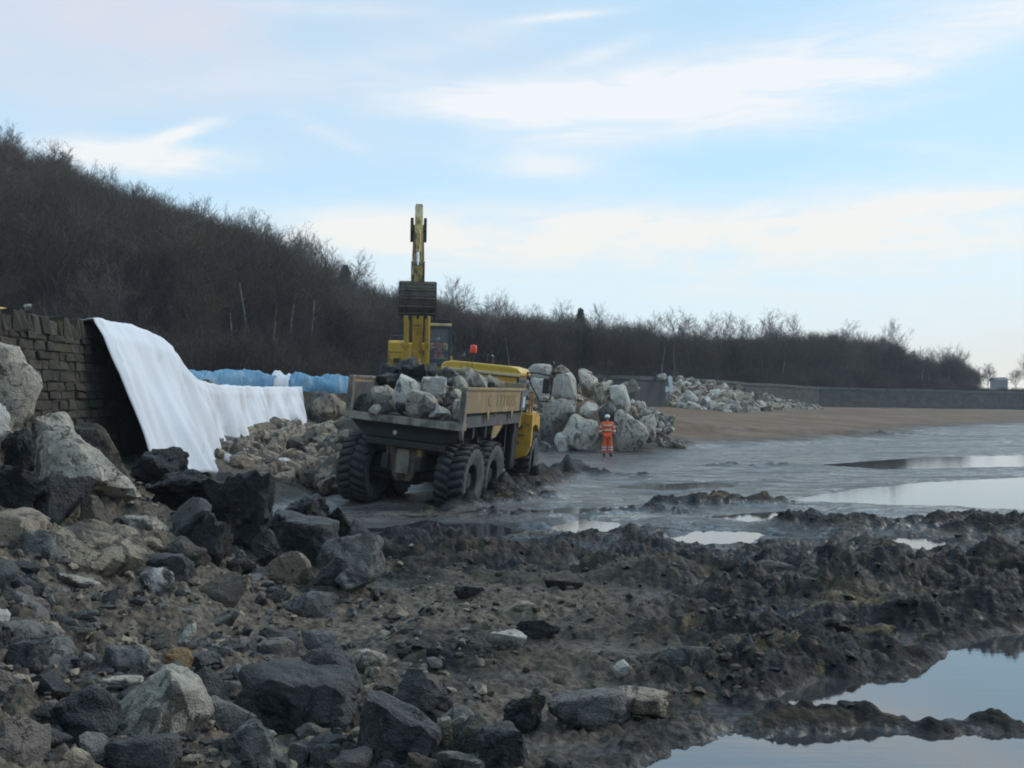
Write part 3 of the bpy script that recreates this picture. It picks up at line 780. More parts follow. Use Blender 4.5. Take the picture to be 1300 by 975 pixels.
def blue_bund():
    def roll(px0, px1, d0, d1, top0, top1, mname, name, lab, seed, rad=.75):
        n, sg = 130, 22; V = []
        for i in range(n):
            t = i / (n - 1); px = px0 + (px1 - px0) * t; d = d0 + (d1 - d0) * t
            c = at(px, top0 + (top1 - top0) * t, d); r = rad * (1 + .10 * math.sin(t * 9 + seed)) * (.75 + .25 * min(1, 12 * t, 12 * (1 - t)))
            for k in range(sg):
                a = 2 * math.pi * k / sg
                V.append((c.x, c.y + r * 1.15 * math.cos(a), c.z - rad + r * math.sin(a)))
        V = np.array(V); nn = perlin3(V * .8, seed) * .16 + np.abs(perlin3(V * 1.7, seed + 1)) * .12 + np.abs(perlin3(V * np.array([3.5, 5, 5]), seed + 2)) * .10
        V[:, 2] += nn; V[:, 1] -= nn * .7
        i = np.arange(n * sg).reshape(n, sg); j = np.roll(i, -1, 1)
        q = np.stack([i[:-1], i[1:], j[1:], j[:-1]], -1).reshape(-1, 4)
        o = link_mesh(name, np_mesh(name, V, q), MAT[mname]); tag(o, lab, 'sheeting')
    roll(232, 352, 40, 44, 471, 474, 'blue_sheet', 'blue_sheeting', 'crinkled pale blue plastic sheeting over a bund just behind the white sheet', 3)
    roll(366, 470, 45, 47.5, 476, 481, 'blue_sheet', 'blue_sheeting', 'bluish plastic sheeting over the bund end beside the lorry tipping body', 8, .65)
    roll(347, 372, 44.4, 45.2, 474, 477, 'geotextile', 'white_sheeting', 'short white patch between the two lengths of blue sheeting', 12, .68)
blue_bund()
#SECTION rocks
# ------------------------------------------------------------------ boulders
ROCK_N = [0]; REFS = []; RECTS = []
def boulder(px0, px1, py0, py1, kind, label, d=None, seed=None, depth=.85, block=0.0, sub=4, tilt=None, name='boulder', group=None, sharp=13, z=None, lift=0.0, cat='boulder'):
    """a boulder that stands where the photo shows it: its foot is found on the terrain"""
    ROCK_N[0] += 1; seed = seed or 1000 + ROCK_N[0]
    cx = (px0 + px1) / 2
    if d is None:
        gx, gy, gz = ray_ground(cx, py1 - (py1 - py0) * .06); d = gy
    w = (px1 - px0) * d / FPX; h = (py1 - py0) * d / FPX
    dep = depth * (w + h) / 2
    d2 = d + dep * .40
    c = at(cx, (py0 + py1) / 2, d2); k = d2 / d; w *= k; h *= k
    rg = random.Random(seed); rough_ = dict(lump=.30, rough=.13) if kind == 'm' else {}
    me = rock_mesh(name, seed, sub, block=block, sharp=sharp, nplanes=rg.choice((11, 14, 18)), **rough_)
    me.materials.append(MAT[KIND[kind]])
    o = link_mesh(name, me)
    o.location = c - Vector((0, 0, h * .07))
    o.scale = (w * 1.06, dep, h * 1.18)
    o.rotation_euler = (0, tilt or 0, rg.uniform(-.25, .25))
    tag(o, label, cat, group); REFS.append((cx, (py0 + py1) / 2, label)); RECTS.append((px0, px1, py0, py1))
    return o
HERO = [
 # left bank, from the back
 (-95, 46, 425, 590, 'p', 'huge pale pitted boulder cut by the left edge, in front of the stone wall', 12.6, {}),
 (-45, 12, 508, 575, 'w', 'rounded whitish boulder at the left edge below the huge pitted one', 11.6, {}),
 (36, 98, 524, 588, 'p', 'pale knobbly boulder tucked between the huge one and the speckled one', 13.2, {}),
 (92, 150, 537, 610, 'b', 'brown rounded boulder behind the speckled boulder, against the wall foot', 14.2, {}),
 (42, 162, 546, 640, 'p', 'large pale boulder speckled with dark spots under the wall end', 12.6, dict(seed=64)),
 (4, 50, 543, 598, 'm', 'black mud-covered rock below the huge pale boulder', 11.9, {}),
 (-30, 58, 590, 650, 'm', 'dark wet rock at the left edge above the flat brown slab', 11.3, {}),
 (48, 118, 603, 672, 'd', 'dark bluish rock beneath the large speckled boulder', 11.6, {}),
 (105, 152, 628, 690, 'b', 'mossy brown rock between the speckled boulder and the grey-brown one', 11.6, {}),
 (-50, 56, 648, 708, 't', 'flat-topped grey-brown slab jutting in from the left edge', 10.6, dict(block=.5)),
 (26, 76, 672, 726, 'g', 'grey wedge-shaped rock propped under the flat brown slab', 10.5, {}),
 (64, 178, 664, 754, 't', 'big brown-grey boulder sloping down to the right above the gravel', 10.8, dict(seed=77, tilt=.35)),
 (74, 126, 726, 760, 'p', 'low pale stone lying against the foot of the big brown-grey boulder', 10.2, {}),
 (44, 88, 716, 738, 'g', 'small flat grey stone left of the big brown-grey boulder', 10.3, {}),
 (150, 213, 653, 692, 'p', 'pale grey boulder with a dark lower edge amid the dark rocks', 12.6, {}),
 (163, 206, 681, 708, 't', 'rounded tan rock just below the pale grey boulder', 12.2, {}),
 (204, 266, 682, 728, 'b', 'brown rounded rock right of the small tan one', 12.0, {}),
 (165, 242, 703, 752, 'd', 'wet blue-black slab behind the white rock with black bands', 11.4, dict(block=.4)),
 (175, 221, 720, 767, 'z', 'white rock crossed by black bands above the gravel', 10.8, {}),
 (206, 272, 633, 702, 'd', 'slate-dark pointed rock left of the tall dark block', 12.9, {}),
 (226, 292, 652, 722, 'm', 'black rock in front of the slate-dark pointed one', 12.6, {}),
 (270, 350, 596, 694, 'm', 'tall squarish block coated in dark brown mud by the lorry track', 13.8, dict(block=.6, seed=21)),
 (163, 236, 568, 628, 'm', 'jagged black mud lump under the corner of the white sheet', 15.2, dict(sharp=22)),
 (180, 282, 596, 660, 'm', 'broad black mud lump left of the tall squarish block', 14.4, dict(sharp=22)),
 (118, 166, 752, 794, 'm', 'black clod in front of the big brown-grey boulder', 9.9, {}),
 (250, 312, 730, 768, 'b', 'dark brown low boulder lying on the gravel right of the banded rock', 11.2, {}),
 (333, 398, 698, 736, 't', 'pointed grey-tan stone at the foot of the dark lumps', 12.6, {}),
 (404, 487, 678, 738, 'g', 'large rounded grey boulder at the right end of the dark bank', 13.0, dict(seed=90)),
 (399, 442, 706, 738, 'd', 'dark rock tucked under the left side of the rounded grey boulder', 12.6, {}),
 (426, 470, 713, 748, 'g', 'brownish grey stone leaning on the front of the rounded grey boulder', 12.3, {}),
 (362, 428, 750, 778, 'g', 'low grey stone with a tan end on the gravel, front of the rounded boulder', 11.2, {}),
 (345, 412, 630, 678, 'm', 'black ridged mud lump right of the tall squarish block', 15.0, dict(sharp=22)),
 (374, 420, 628, 662, 'm', 'small black mud lump on top of the others near the lorry wheel', 15.6, dict(sharp=22)),
 (412, 458, 642, 684, 'm', 'black knobbly lump behind the rounded grey boulder', 15.0, dict(sharp=22)),
 (436, 482, 660, 706, 'd', 'dark wet rock at the right end of the black lumps', 14.4, {}),
 (340, 436, 654, 704, 'd', 'long dark slab with a pale wet edge among the black lumps', 14.0, dict(block=.5, tilt=.25)),
 (318, 362, 674, 716, 'm', 'small dark lump below the long dark slab', 13.2, {}),
 # foreground
 (80, 116, 795, 816, 't', 'small flat tan stone on the gravel at left', None, {}),
 (226, 248, 792, 813, 'w', 'little white pointed stone standing on the gravel', None, dict(sub=3)),
 (203, 246, 825, 850, 'o', 'orange-brown stone lying on the gravel', None, {}),
 (112, 194, 816, 866, 'g', 'leaning grey slab with a dark underside behind the big pale foreground boulder', None, dict(tilt=-.4, seed=60)),
 (86, 113, 832, 866, 'd', 'small black squarish rock left of the leaning grey slab', None, dict(block=.5)),
 (110, 180, 858, 886, 'p', 'low pale grey rock below the leaning slab', None, {}),
 (124, 260, 852, 950, 'p', 'big pale grey angular boulder at the front left', None, dict(seed=131, tilt=-.12)),
 (68, 150, 872, 948, 'd', 'dark grey shoulder of rock left of the big pale angular boulder', None, {}),
 (-25, 54, 910, 985, 'k', 'pinkish brown rock in the lower left corner', None, {}),
 (38, 78, 888, 920, 'k', 'small pinkish stone above the lower left corner rock', None, {}),
 (4, 48, 872, 908, 'b', 'brown rock near the left edge with a pinkish stone beside it', None, {}),
 (-25, 18, 850, 894, 'k', 'rounded pale pink boulder cut by the left edge', None, {}),
 (2, 56, 812, 856, 'd', 'dark grey angular rock near the left edge above the pink boulder', None, dict(block=.3)),
 (74, 120, 948, 985, 't', 'small tan stone at the bottom edge left of the dark slab', None, {}),
 (140, 228, 932, 990, 'd', 'dark rock under the big pale angular boulder at the bottom edge', None, dict(block=.4)),
 (248, 294, 848, 898, 'd', 'blue-black rock right behind the big pale angular boulder', None, {}),
 (260, 323, 882, 934, 'g', 'rounded grey-brown boulder right of the big pale angular one', None, {}),
 (304, 452, 846, 932, 'd', 'large dark slab with a grey flat top and rusty edges', None, dict(block=.6, seed=171, tilt=.16)),
 (376, 468, 820, 888, 'd', 'pointed dark grey slab standing behind the large rusty-edged slab', None, dict(seed=172)),
 (450, 490, 824, 858, 'p', 'pale grey stone behind the pointed dark slab', None, {}),
 (286, 352, 922, 985, 'g', 'grey slab tilted up to the right at the bottom edge', None, dict(block=.5, tilt=-.55)),
 (334, 366, 947, 980, 't', 'little round tan stone at the bottom edge', None, {}),
 (310, 352, 922, 944, 'p', 'flat pale stone above the tilted slab', None, {}),
 (374, 412, 918, 942, 'k', 'flat brownish stone under the large rusty-edged slab', None, {}),
 (452, 558, 890, 972, 'd', 'broad dark slate slab in the bottom middle', None, dict(block=.55, seed=175, tilt=.3)),
 (494, 572, 852, 918, 'd', 'dark rock behind the slate slab with a brown rock at its left', None, {}),
 (474, 506, 868, 900, 'b', 'brown blocky rock between the pointed slab and the dark one', None, dict(block=.5)),
 (560, 612, 900, 948, 'g', 'grey slab leaning against the upright stone splinter', None, dict(block=.5, tilt=-.35)),
 (582, 612, 910, 962, 'b', 'brown stone bar slanting right of the upright splinter', None, dict(block=.6, tilt=.5)),
 (516, 562, 952, 990, 'b', 'small reddish brown rock at the bottom edge', None, {}),
 (556, 614, 950, 995, 'g', 'rounded grey stone at the bottom edge under the splinter', None, {}),
 (606, 668, 915, 990, 'd', 'dark smooth mound of rock right of the stone splinter', None, {}),
 (640, 690, 880, 926, 'm', 'black round clod left of the long flat slab', None, {}),
 (618, 668, 800, 830, 'w', 'white flat stone half sunk in the mud of the middle ground', None, {}),
 (778, 800, 838, 858, 'w', 'small white stone at the edge of the trampled mud', None, {}),
 (694, 806, 876, 918, 'g', 'long low grey slab in the mud left of the near puddle', None, dict(block=.6, tilt=.02, depth=.7)),
 (786, 850, 876, 908, 't', 'blocky tan stone at the right end of the long grey slab', None, dict(block=.4)),
 (958, 1008, 711, 730, 'k', 'flat brown stone lying on the churned mud beside a small puddle', None, {}),
 (838, 904, 818, 856, 'g', 'mud-grey boulder sunk in the mud above the near puddle', None, {}),
 (692, 742, 726, 748, 'b', 'ochre flat stone in the mud behind the white flat stone', None, {}),
 (640, 682, 764, 786, 't', 'sunken tan stone in the trampled middle ground', None, {}),
 (655, 710, 784, 806, 'd', 'dark sunken stone with a brown tip above the white flat stone', None, {}),
 (576, 614, 742, 758, 'd', 'flat dark stone at the foot of the black mud ridge', None, {}),
 (268, 302, 774, 794, 'g', 'squarish grey stone on the gravel in front of the dark brown boulder', None, {}),
 (-20, 10, 768, 802, 'w', 'white stone cut by the left edge above the gravel', None, {}),
 (384, 430, 800, 826, 'g', 'small pointed grey rock behind the pointed dark slab', None, {}),
 (486, 520, 770, 786, 't', 'small tan stone alone on the middle gravel', None, {}),
]
for h in HERO:
    boulder(h[0], h[1], h[2], h[3], h[4], h[5], h[6], **h[7])
def splinter():
    c = at(568, 938, 7.35)
    o = MB().box((0, 0, 0), (.075, .06, .32)).build('stone_splinter', MAT['tan_limestone'], None, .012)
    o.location = c; o.rotation_euler = (.1, -.12, .3); tag(o, 'thin upright tan stone splinter among dark slabs at the bottom', 'stone')
splinter()

# shared shapes for the repeats
VAR = {}
def variants(kind):
    if kind not in VAR:
        VAR[kind] = []
        for i in range(6):
            me = rock_mesh('boulder', 5000 + i * 13 + sum(map(ord, kind)), 3, nplanes=12 + i, block=.4 if i % 3 == 0 else 0); me.materials.append(MAT[KIND[kind]]); VAR[kind].append(me)
    return VAR[kind]
RNG = random.Random(11)
PENDING = []
SIZEW = lambda n: 'small' if n < 13 else 'mid-sized' if n < 24 else 'large'
def to_px(p): return 650 + FPX * p[0] / p[1], HOR - FPX * (p[2] - CAMZ) / p[1]
def copy_rock(loc, s, kind, label, group, name='boulder', cat='boulder'):
    PENDING.append((Vector(loc), s, kind, label, group))
# fill of the left bank
for i in range(420):
    for _ in range(40):
        px = RNG.uniform(-15, 480); py = RNG.uniform(600, 970)
        if py < 640 + (0 if px < 340 else 60) and px > 340: continue
        if 60 < px and 765 < py < 815: continue
        if any(r[0] - 4 < px < r[1] + 4 and r[2] - 2 < py < r[3] + 16 for r in RECTS): continue
        if py > 760 and RNG.random() < .35 and px > 150 and py < 850: continue
        break
    x, y, z = ray_ground(px, py); s = RNG.uniform(.12, .40)
    if py < 760: k = RNG.choice('dmmmdgb')
    else: k = RNG.choice('gdbtgdmdgk'); s *= .72
    nm = {'d': 'dark wet', 'm': 'black mud-caked', 'g': 'grey', 'b': 'brown', 't': 'tan', 'k': 'pinkish'}[k]
    if i > 170: s *= .6
    copy_rock((x, y, z + s * .2), s, k, nm + ' rock filling a gap in the rubble bank at left', nm + ' rocks filling the left bank')
# rubble between the white sheet and the lorry
PXR = 0
for i in range(260):
    px = RNG.uniform(222, 452); t = (px - 222) / 230
    top = np.interp(px, [222, 270, 330, 380, 420, 452], [565, 548, 537, 532, 540, 555]); py = RNG.uniform(top, 606)
    d = np.interp(py, [532, 548, 570, 590, 606], [37, 34, 30.5, 28, 26.5]) * (1 - .04 * t)
    if px < 265: d = min(d, 29)
    p = at(px, py, d); s = RNG.uniform(.30, .80) * (1.15 if py < 560 else .9)
    gz = float(terrain(np.array([p.x]), np.array([p.y]), False)[0]); z = max(gz + .1, min(p.z - s * .3, gz + .9))
    k = RNG.choice('ttttbgtgb')
    nm = {'t': 'tan', 'b': 'brown', 'g': 'grey'}[k]
    copy_rock((p.x, p.y, z), s, k, nm + ' boulder in the rubble heap below the white sheet', nm + ' boulders below the white sheet')
for (a, b2, c, e, k, lab, d) in [
    (378, 428, 497, 548, 'g', 'big grey rock at the right end of the white sheet', 41), (398, 442, 500, 530, 't', 'tan rock just left of the lorry tailboard', 39),
    (424, 466, 528, 562, 'k', 'pinkish boulder seen just above the lorry left rear wheel', 31), (425, 452, 545, 572, 't', 'tan stone behind the lorry left rear wheel', 30),
    (330, 372, 532, 560, 't', 'rounded tan boulder at the top of the rubble under the sheet', 35), (286, 322, 536, 570, 'b', 'brown boulder against the lower edge of the white sheet', 33),
    (232, 262, 556, 582, 'd', 'dark rock beside the lowest corner of the white sheet', 28), (252, 286, 553, 584, 'd', 'dark rock at the left end of the rubble under the sheet', 28.6)]:
    boulder(a, b2, c, e, k, lab, d, sub=3)
# pale armour-stone heap behind the worker
HEAP = [
 (700, 732, 473, 508, 'w', 'white squarish boulder high in the heap right of the lorry mirror', 48), (692, 730, 506, 540, 'p', 'rounded pale boulder beside the lorry cab, half way up the heap', 46.5),
 (708, 758, 526, 570, 'p', 'large pale boulder low in the heap just left of the worker', 45.2), (780, 822, 520, 570, 'p', 'large pale boulder directly right of the worker', 45.2),
 (810, 833, 526, 558, 'p', 'upright pale boulder at the right end of the heap', 46.0), (772, 800, 488, 524, 'w', 'whitish block above the boulder right of the worker', 47.5),
 (735, 760, 470, 500, 'p', 'pale boulder near the crest of the heap', 48.5), (750, 776, 486, 512, 't', 'tan slab in the middle of the heap above the worker', 47.5),
 (736, 758, 510, 528, 'w', 'small white boulder above the one left of the worker', 46.3), (760, 784, 510, 536, 'g', 'dark grey rock right behind the worker head', 46.2),
 (686, 706, 534, 566, 'g', 'grey boulder at the foot of the heap beside the lorry cab', None), (704, 724, 549, 574, 'w', 'small white boulder on the mud left of the worker', None),
 (757, 774, 528, 560, 'p', 'pale stone half hidden behind the worker', None), (786, 812, 480, 496, 'p', 'flat pale boulder on the right shoulder of the heap', 49),
 (668, 700, 462, 482, 'w', 'pale boulder at the top of the heap behind the mirror', 50), (700, 724, 463, 478, 't', 'tan rock on the crest of the heap', 50), (735, 752, 468, 480, 'p', 'small pale rock on the crest of the heap', 50.5),
 (672, 696, 480, 512, 'w', 'white boulder seen through the lorry mirror frame', 47.8), (688, 700, 560, 574, 'g', 'small grey rock at the foot of the heap by the lorry wheel', None)]
for (a, b2, c, e, k, lab, d) in HEAP: boulder(a, b2, c, e, k, lab, d, sub=3, depth=1.0)
for i in range(230):
    px = RNG.uniform(640, 856); top = np.interp(px, [652, 700, 770, 800, 850], [470, 470, 482, 500, 528]); py = RNG.uniform(top, np.interp(px, [652, 850], [555, 545]))
    d = np.interp(py, [465, 500, 555], [51.5, 49.2, 46.8]); p = at(px, py, d + 1.0); s = RNG.uniform(.4, 1.0) if px < 800 else RNG.uniform(.25, .55)
    if any(r[0] < px < r[1] and r[2] < py < r[3] for r in RECTS): continue
    k = RNG.choice('pptpgt'); nm = {'p': 'pale', 't': 'tan', 'g': 'grey'}[k]
    copy_rock(p - Vector((0, 0, s * .3)), s, k, nm + ' rock among the boulders of the heap behind the worker', nm + ' rocks in the heap behind the worker')
for i in range(200):
    px = RNG.uniform(792, 868); top = np.interp(px, [792, 815, 840, 868], [492, 503, 522, 536]); py = RNG.uniform(top, np.interp(px, [792, 868], [552, 546]))
    d = np.interp(py, [490, 550], [50.5, 47]); p = at(px, py, d); s = RNG.uniform(.22, .5); k = RNG.choice('ttbgbt'); nm = {'p': 'pale', 't': 'tan', 'g': 'grey', 'b': 'brown'}[k]
    if px < 836 and any(r[0] - 3 < px < r[1] + 3 and r[2] < py < r[3] + 4 for r in RECTS): continue
    p.z = ground_z(p.x, p.y) + s * .15 + RNG.random() * max(0, .9 * (1 - (px - 790) / 50))
    copy_rock(p, s, k, nm + ' small rock on the right flank of the heap behind the worker', nm + ' rocks on the right flank of the heap')
# farther heap along the sea wall
for i in range(420):
    px = 848 + 195 * RNG.random() ** 1.25; top = np.interp(px, [848, 870, 900, 940, 975, 1045], [486, 480, 482, 492, 502, 516]); bot = np.interp(px, [848, 900, 960, 1000, 1045], [516, 522, 526, 524, 520])
    py = RNG.uniform(top, bot); d = np.interp((py - top) / (bot - top + .1), [0, 1], [86, 76]) + max(0, px - 930) * .14
    p = at(px, py + 3, d); s = RNG.uniform(.35, 1.15) * (1.25 if py > bot - 12 else 1.0)
    if px > 985: s *= .7
    k = RNG.choice('pttgtb' if px > 930 else 'ptpgtwt'); nm = {'p': 'pale', 't': 'tan', 'g': 'grey', 'b': 'brown', 'w': 'white'}[k]
    copy_rock(p, s, k, nm + ' rock in the far heap along the sea wall', nm + ' rocks in the far heap')
b_ = boulder(868, 886, 497, 512, 'w', 'largest white block near the left foot of the far heap', 76, sub=3); boulder(872, 886, 509, 520, 'p', 'squarish pale block at the left foot of the far heap', 75, sub=3, block=.6)
boulder(834, 846, 474, 481, 'w', 'single white rock on top of the dark wall end', 75, sub=3)
boulder(30, 40, 386, 393, 'w', 'small white stone lying on the coping of the stone wall', 17.7, sub=2)

# stones and clods too small to pick apart
def scatter(name, matname, pts, sizes, seed, sub=1):
    rg = np.random.default_rng(seed)
    T = [rock_verts(8000 + seed + i, sub, nplanes=9) for i in range(6)]
    V = []; F = []; b0 = 0
    for (x, y, z), s in zip(pts, sizes):
        v, f = T[rg.integers(6)]
        a = rg.uniform(0, 6.28); c, sn = math.cos(a), math.sin(a); sc = s * rg.uniform(.7, 1.35, 3) * np.array([1, 1, .7])
        w = v * sc; w = np.stack([w[:, 0] * c - w[:, 1] * sn + x, w[:, 0] * sn + w[:, 1] * c + y, w[:, 2] + z + s * .12], -1)
        V.append(w); F.append(f + b0); b0 += len(v)
    me = np_mesh(name, np.concatenate(V), np.concatenate(F)); flat_shade(me, 40)
    o = link_mesh(name, me, MAT[matname]); tag(o, kind='stuff'); return o
def spots(n, pxr, pyr, seed, cond):
    rg = np.random.default_rng(seed); px = rg.uniform(*pxr, n); py = rg.uniform(*pyr, n)
    d = CAMZ * FPX / (py - HOR); x = (px - 650) * d / FPX; y = d
    x = x + rg.normal(size=n) * .2; z = terrain(x, y, True)[0]
    m = cond(x, y, z); return np.stack([x, y, z], -1)[m], rg, px[m], py[m]
bankc = lambda x, y, z: (z > .02)
P_, rg_, px_, py_ = spots(3400, (-60, 620), (690, 1010), 1, bankc)
k_ = rg_.random(len(P_)) * (1.0 - .6 * sstep(350, 620, px_)) > .25
P_ = P_[k_]; S_ = .035 + .10 * rg_.random(len(P_)) ** 2.5
h_ = len(P_) // 3
scatter('gravel', 'tan_limestone', P_[:h_], S_[:h_], 1); scatter('gravel', 'grey_stone', P_[h_:2 * h_], S_[h_:2 * h_], 2); scatter('gravel', 'dark_stone', P_[2 * h_:], S_[2 * h_:] * 1.3, 3)
P_, rg_, px_, py_ = spots(2300, (300, 1420), (650, 1000), 4, lambda x, y, z: (z > .13) & (x > -1.5))
S_ = .05 + .17 * rg_.random(len(P_)) ** 2.2; P_[:, 2] -= S_ * .30
o_ = scatter('mud_clods', 'ground', P_, S_, 5, 2)
a_ = o_.data.attributes.new('churn', 'FLOAT', 'POINT'); a_.data.foreach_set('value', np.ones(len(o_.data.vertices), np.float32))
P_, rg_, px_, py_ = spots(500, (560, 1000), (720, 900), 6, lambda x, y, z: (z > .04))
scatter('gravel', 'brown_stone', P_, .04 + .09 * rg_.random(len(P_)) ** 2, 7)
#SECTION trees
# ------------------------------------------------------------------ bare winter trees
def tree_meshes(seed, height=12.0, spread=.42, levels=4, kids=(7, 6, 5, 4), twig='twigs', bark='bark', clean=.5, droop=0.0, stems=1, tw=.015, round_=True):
    rg = random.Random(seed)
    TV, TF, CV, CF = [], [], [], []
    def seg_tube(V, F, pts, rs, k):
        b = len(V); n = len(pts)
        for i, p in enumerate(pts):
            d = (pts[min(i + 1, n - 1)] - pts[max(i - 1, 0)])
            if d.length < 1e-6: d = Vector((0, 0, 1))
            d.normalize(); up = Vector((1, 0, 0)) if abs(d.z) > .8 else Vector((0, 0, 1)); a = d.cross(up).normalized(); e = d.cross(a)
            for j in range(k):
                t = 2 * math.pi * j / k; V.append(p + (a * math.cos(t) + e * math.sin(t)) * rs[i])
        for i in range(n - 1):
            for j in range(k): F.append((b + i * k + j, b + i * k + (j + 1) % k, b + (i + 1) * k + (j + 1) % k, b + (i + 1) * k + j))
    def ribbon(p, q, w):
        d = (q - p); s = d.cross(Vector((rg.uniform(-1, 1), rg.uniform(-1, 1), rg.uniform(-1, 1)))).normalized() * w
        b = len(CV); CV.extend([p - s, p + s, q]); CF.append((b, b + 1, b + 2))
    def grow(p, d, L, r, lev):
        n = 5 if lev < 2 else 3
        pts = [p]; dd = d.copy(); crook = .08 if lev == 0 else .16 if lev == 1 else .11
        for i in range(n):
            dd = (dd + Vector((rg.gauss(0, crook), rg.gauss(0, crook), rg.gauss(0, crook * .7) + (.11 if lev else .05)))).normalized()
            pts.append(pts[-1] + dd * (L / n))
        rs = [r * (1 - .72 * i / n) for i in range(n + 1)]
        if lev >= levels - 1:
            ribbon(pts[0], pts[1], tw); ribbon(pts[1] - (pts[1] - pts[0]) * .2, pts[-1], tw)
        elif lev >= 2: seg_tube(CV, CF, pts, [max(q, .018) for q in rs], 3)
        elif lev == 1: seg_tube(CV, CF, pts, rs, 4)
        else: seg_tube(TV, TF, pts, rs, 7)
        if lev >= levels: return
        nk = kids[min(lev, len(kids) - 1)]
        for j in range(nk):
            t = (clean + (1 - clean) * (j + rg.random()) / nk) if lev == 0 else .25 + .75 * (j + rg.random()) / nk
            i = min(n - 1, int(t * n)); q = pts[i] + (pts[i + 1] - pts[i]) * (t * n - i)
            ax = (pts[i + 1] - pts[i]).normalized(); s = Vector((rg.gauss(0, 1), rg.gauss(0, 1), rg.gauss(0, 1))); s = (s - ax * s.dot(ax)).normalized()
            a = rg.uniform(.55, 1.05) if lev == 0 else rg.uniform(.45, .95)
            if round_ and lev == 0: a = rg.uniform(.10, .45) if t > .8 else rg.uniform(.4, .95)
            nd = ax * math.cos(a) + s * math.sin(a)
            ll = L * ((.78 if round_ else spread * (1.25 - .55 * t)) if lev == 0 else rg.uniform(.40, .60)) * rg.uniform(.85, 1.1)
            grow(q, nd, ll, rs[i] * (.5 if lev == 0 else .6), lev + 1)
    for s in range(stems):
        lean = Vector((rg.gauss(0, .06 if stems == 1 else .3), rg.gauss(0, .06 if stems == 1 else .3), 1)).normalized()
        grow(Vector((rg.gauss(0, .15 * (stems - 1)), rg.gauss(0, .15 * (stems - 1)), -.3)), lean, height * rg.uniform(.8, 1.0) if stems > 1 else height * (.52 if round_ else .85), height * (.017 if stems == 1 else .008), 0)
    top_ = max(v.z for v in CV); sc_ = height / top_
    def mk(nm, V, F, m):
        me = bpy.data.meshes.new(nm); me.from_pydata([(v * sc_)[:] for v in V], [], F); me.materials.append(MAT[m]); return me
    return mk('trunk', TV, TF, bark), mk('crown', CV, CF, twig)
SPECIES = [tree_meshes(1, 12, kids=(10, 8, 7, 7)), tree_meshes(2, 13, kids=(10, 8, 7, 7)), tree_meshes(3, 11, kids=(11, 8, 7, 7), twig='twigs_plum'),
           tree_meshes(4, 12, kids=(10, 8, 7, 7), twig='twigs_plum'), tree_meshes(5, 14, kids=(10, 8, 7, 7))]
SHRUB = [tree_meshes(21, 5, .55, 3, (9, 7, 6), 'twigs', stems=5, clean=.1, round_=False), tree_meshes(22, 6, .5, 3, (9, 7, 6), 'twigs_plum', stems=6, clean=.1, round_=False)]
BIRCH = tree_meshes(31, 11, .30, 4, (12, 5, 4, 3), 'twigs_plum', 'birch_bark', .45, round_=False)
OPEN = [tree_meshes(41, 12, kids=(8, 7, 6, 6), tw=.022), tree_meshes(42, 12, kids=(7, 6, 6, 6), tw=.022), tree_meshes(43, 13, kids=(9, 7, 6, 6), tw=.022)]
def leafy(V, F, rg, c, r, n, s):
    for _ in range(n):
        v = Vector((rg.gauss(0, 1), rg.gauss(0, 1), rg.gauss(0, 1))).normalized() * (r * rg.random() ** .4)
        p = c + v; a = Vector((rg.gauss(0, 1), rg.gauss(0, 1), rg.gauss(0, 1))).normalized() * s; e = a.cross(Vector((rg.gauss(0, 1), rg.gauss(0, 1), rg.gauss(0, 1)))).normalized() * s * .7
        b = len(V); V.extend([p - a, p + e, p + a, p - e]); F.append((b, b + 1, b + 2, b + 3))
def evergreen_meshes(seed, h=11):
    rg = random.Random(seed); V, F = [], []
    for i in range(60):
        t = i / 60; z = h * (.12 + .88 * t); rad = h * .26 * (1 - t) ** .8 * rg.uniform(.7, 1.1) + .15
        for k in range(5):
            a = rg.uniform(0, 6.28); q = rad * rg.uniform(.3, 1)
            leafy(V, F, rg, Vector((q * math.cos(a), q * math.sin(a), z - q * .25)), .45, 9, .20)
    me = bpy.data.meshes.new('crown'); me.from_pydata([v[:] for v in V], [], F); me.materials.append(MAT['needles'])
    t = MB().tube([(0, 0, -.3), (.05, 0, h * .5), (0, .05, h * .95)], [.2, .12, .03], 6); tm = bpy.data.meshes.new('trunk'); tm.from_pydata(t.v, [], t.f); tm.materials.append(MAT['bark'])
    return tm, me
EVER = evergreen_meshes(51)
def ivy_meshes(seed, h=8):
    rg = random.Random(seed); V, F = [], []
    for i in range(46):
        z = h * i / 46; leafy(V, F, rg, Vector((rg.gauss(0, .1), rg.gauss(0, .1), z)), .32 * (1 - .4 * z / h), 22, .10)
    me = bpy.data.meshes.new('ivy'); me.from_pydata([v[:] for v in V], [], F); me.materials.append(MAT['ivy_leaves']); return me
IVY = ivy_meshes(61)
def land_at(px, d):
    x = (px - 650) * d / FPX; return Vector((x, d, ground_z(x, d) - .1))
TR = random.Random(17)
def plant(pair, loc, s, label, group=None, cat='tree', name='bare_tree', extra=None, rz=None):
    r = empty(name, loc, (0, 0, TR.uniform(0, 6.28) if rz is None else rz)); r.scale = (s, s, s); tag(r, label, cat, group)
    link_mesh('trunk', pair[0], None, r); link_mesh('crown', pair[1], None, r)
    if extra: link_mesh('ivy', extra, None, r)
    return r
def plant_top(pair, h0, px, top, d, label, **kw):
    p = land_at(px, d); zt = at(px, top, d).z
    return plant(pair, p, max(.25, (zt - p.z) / h0), label, **kw)
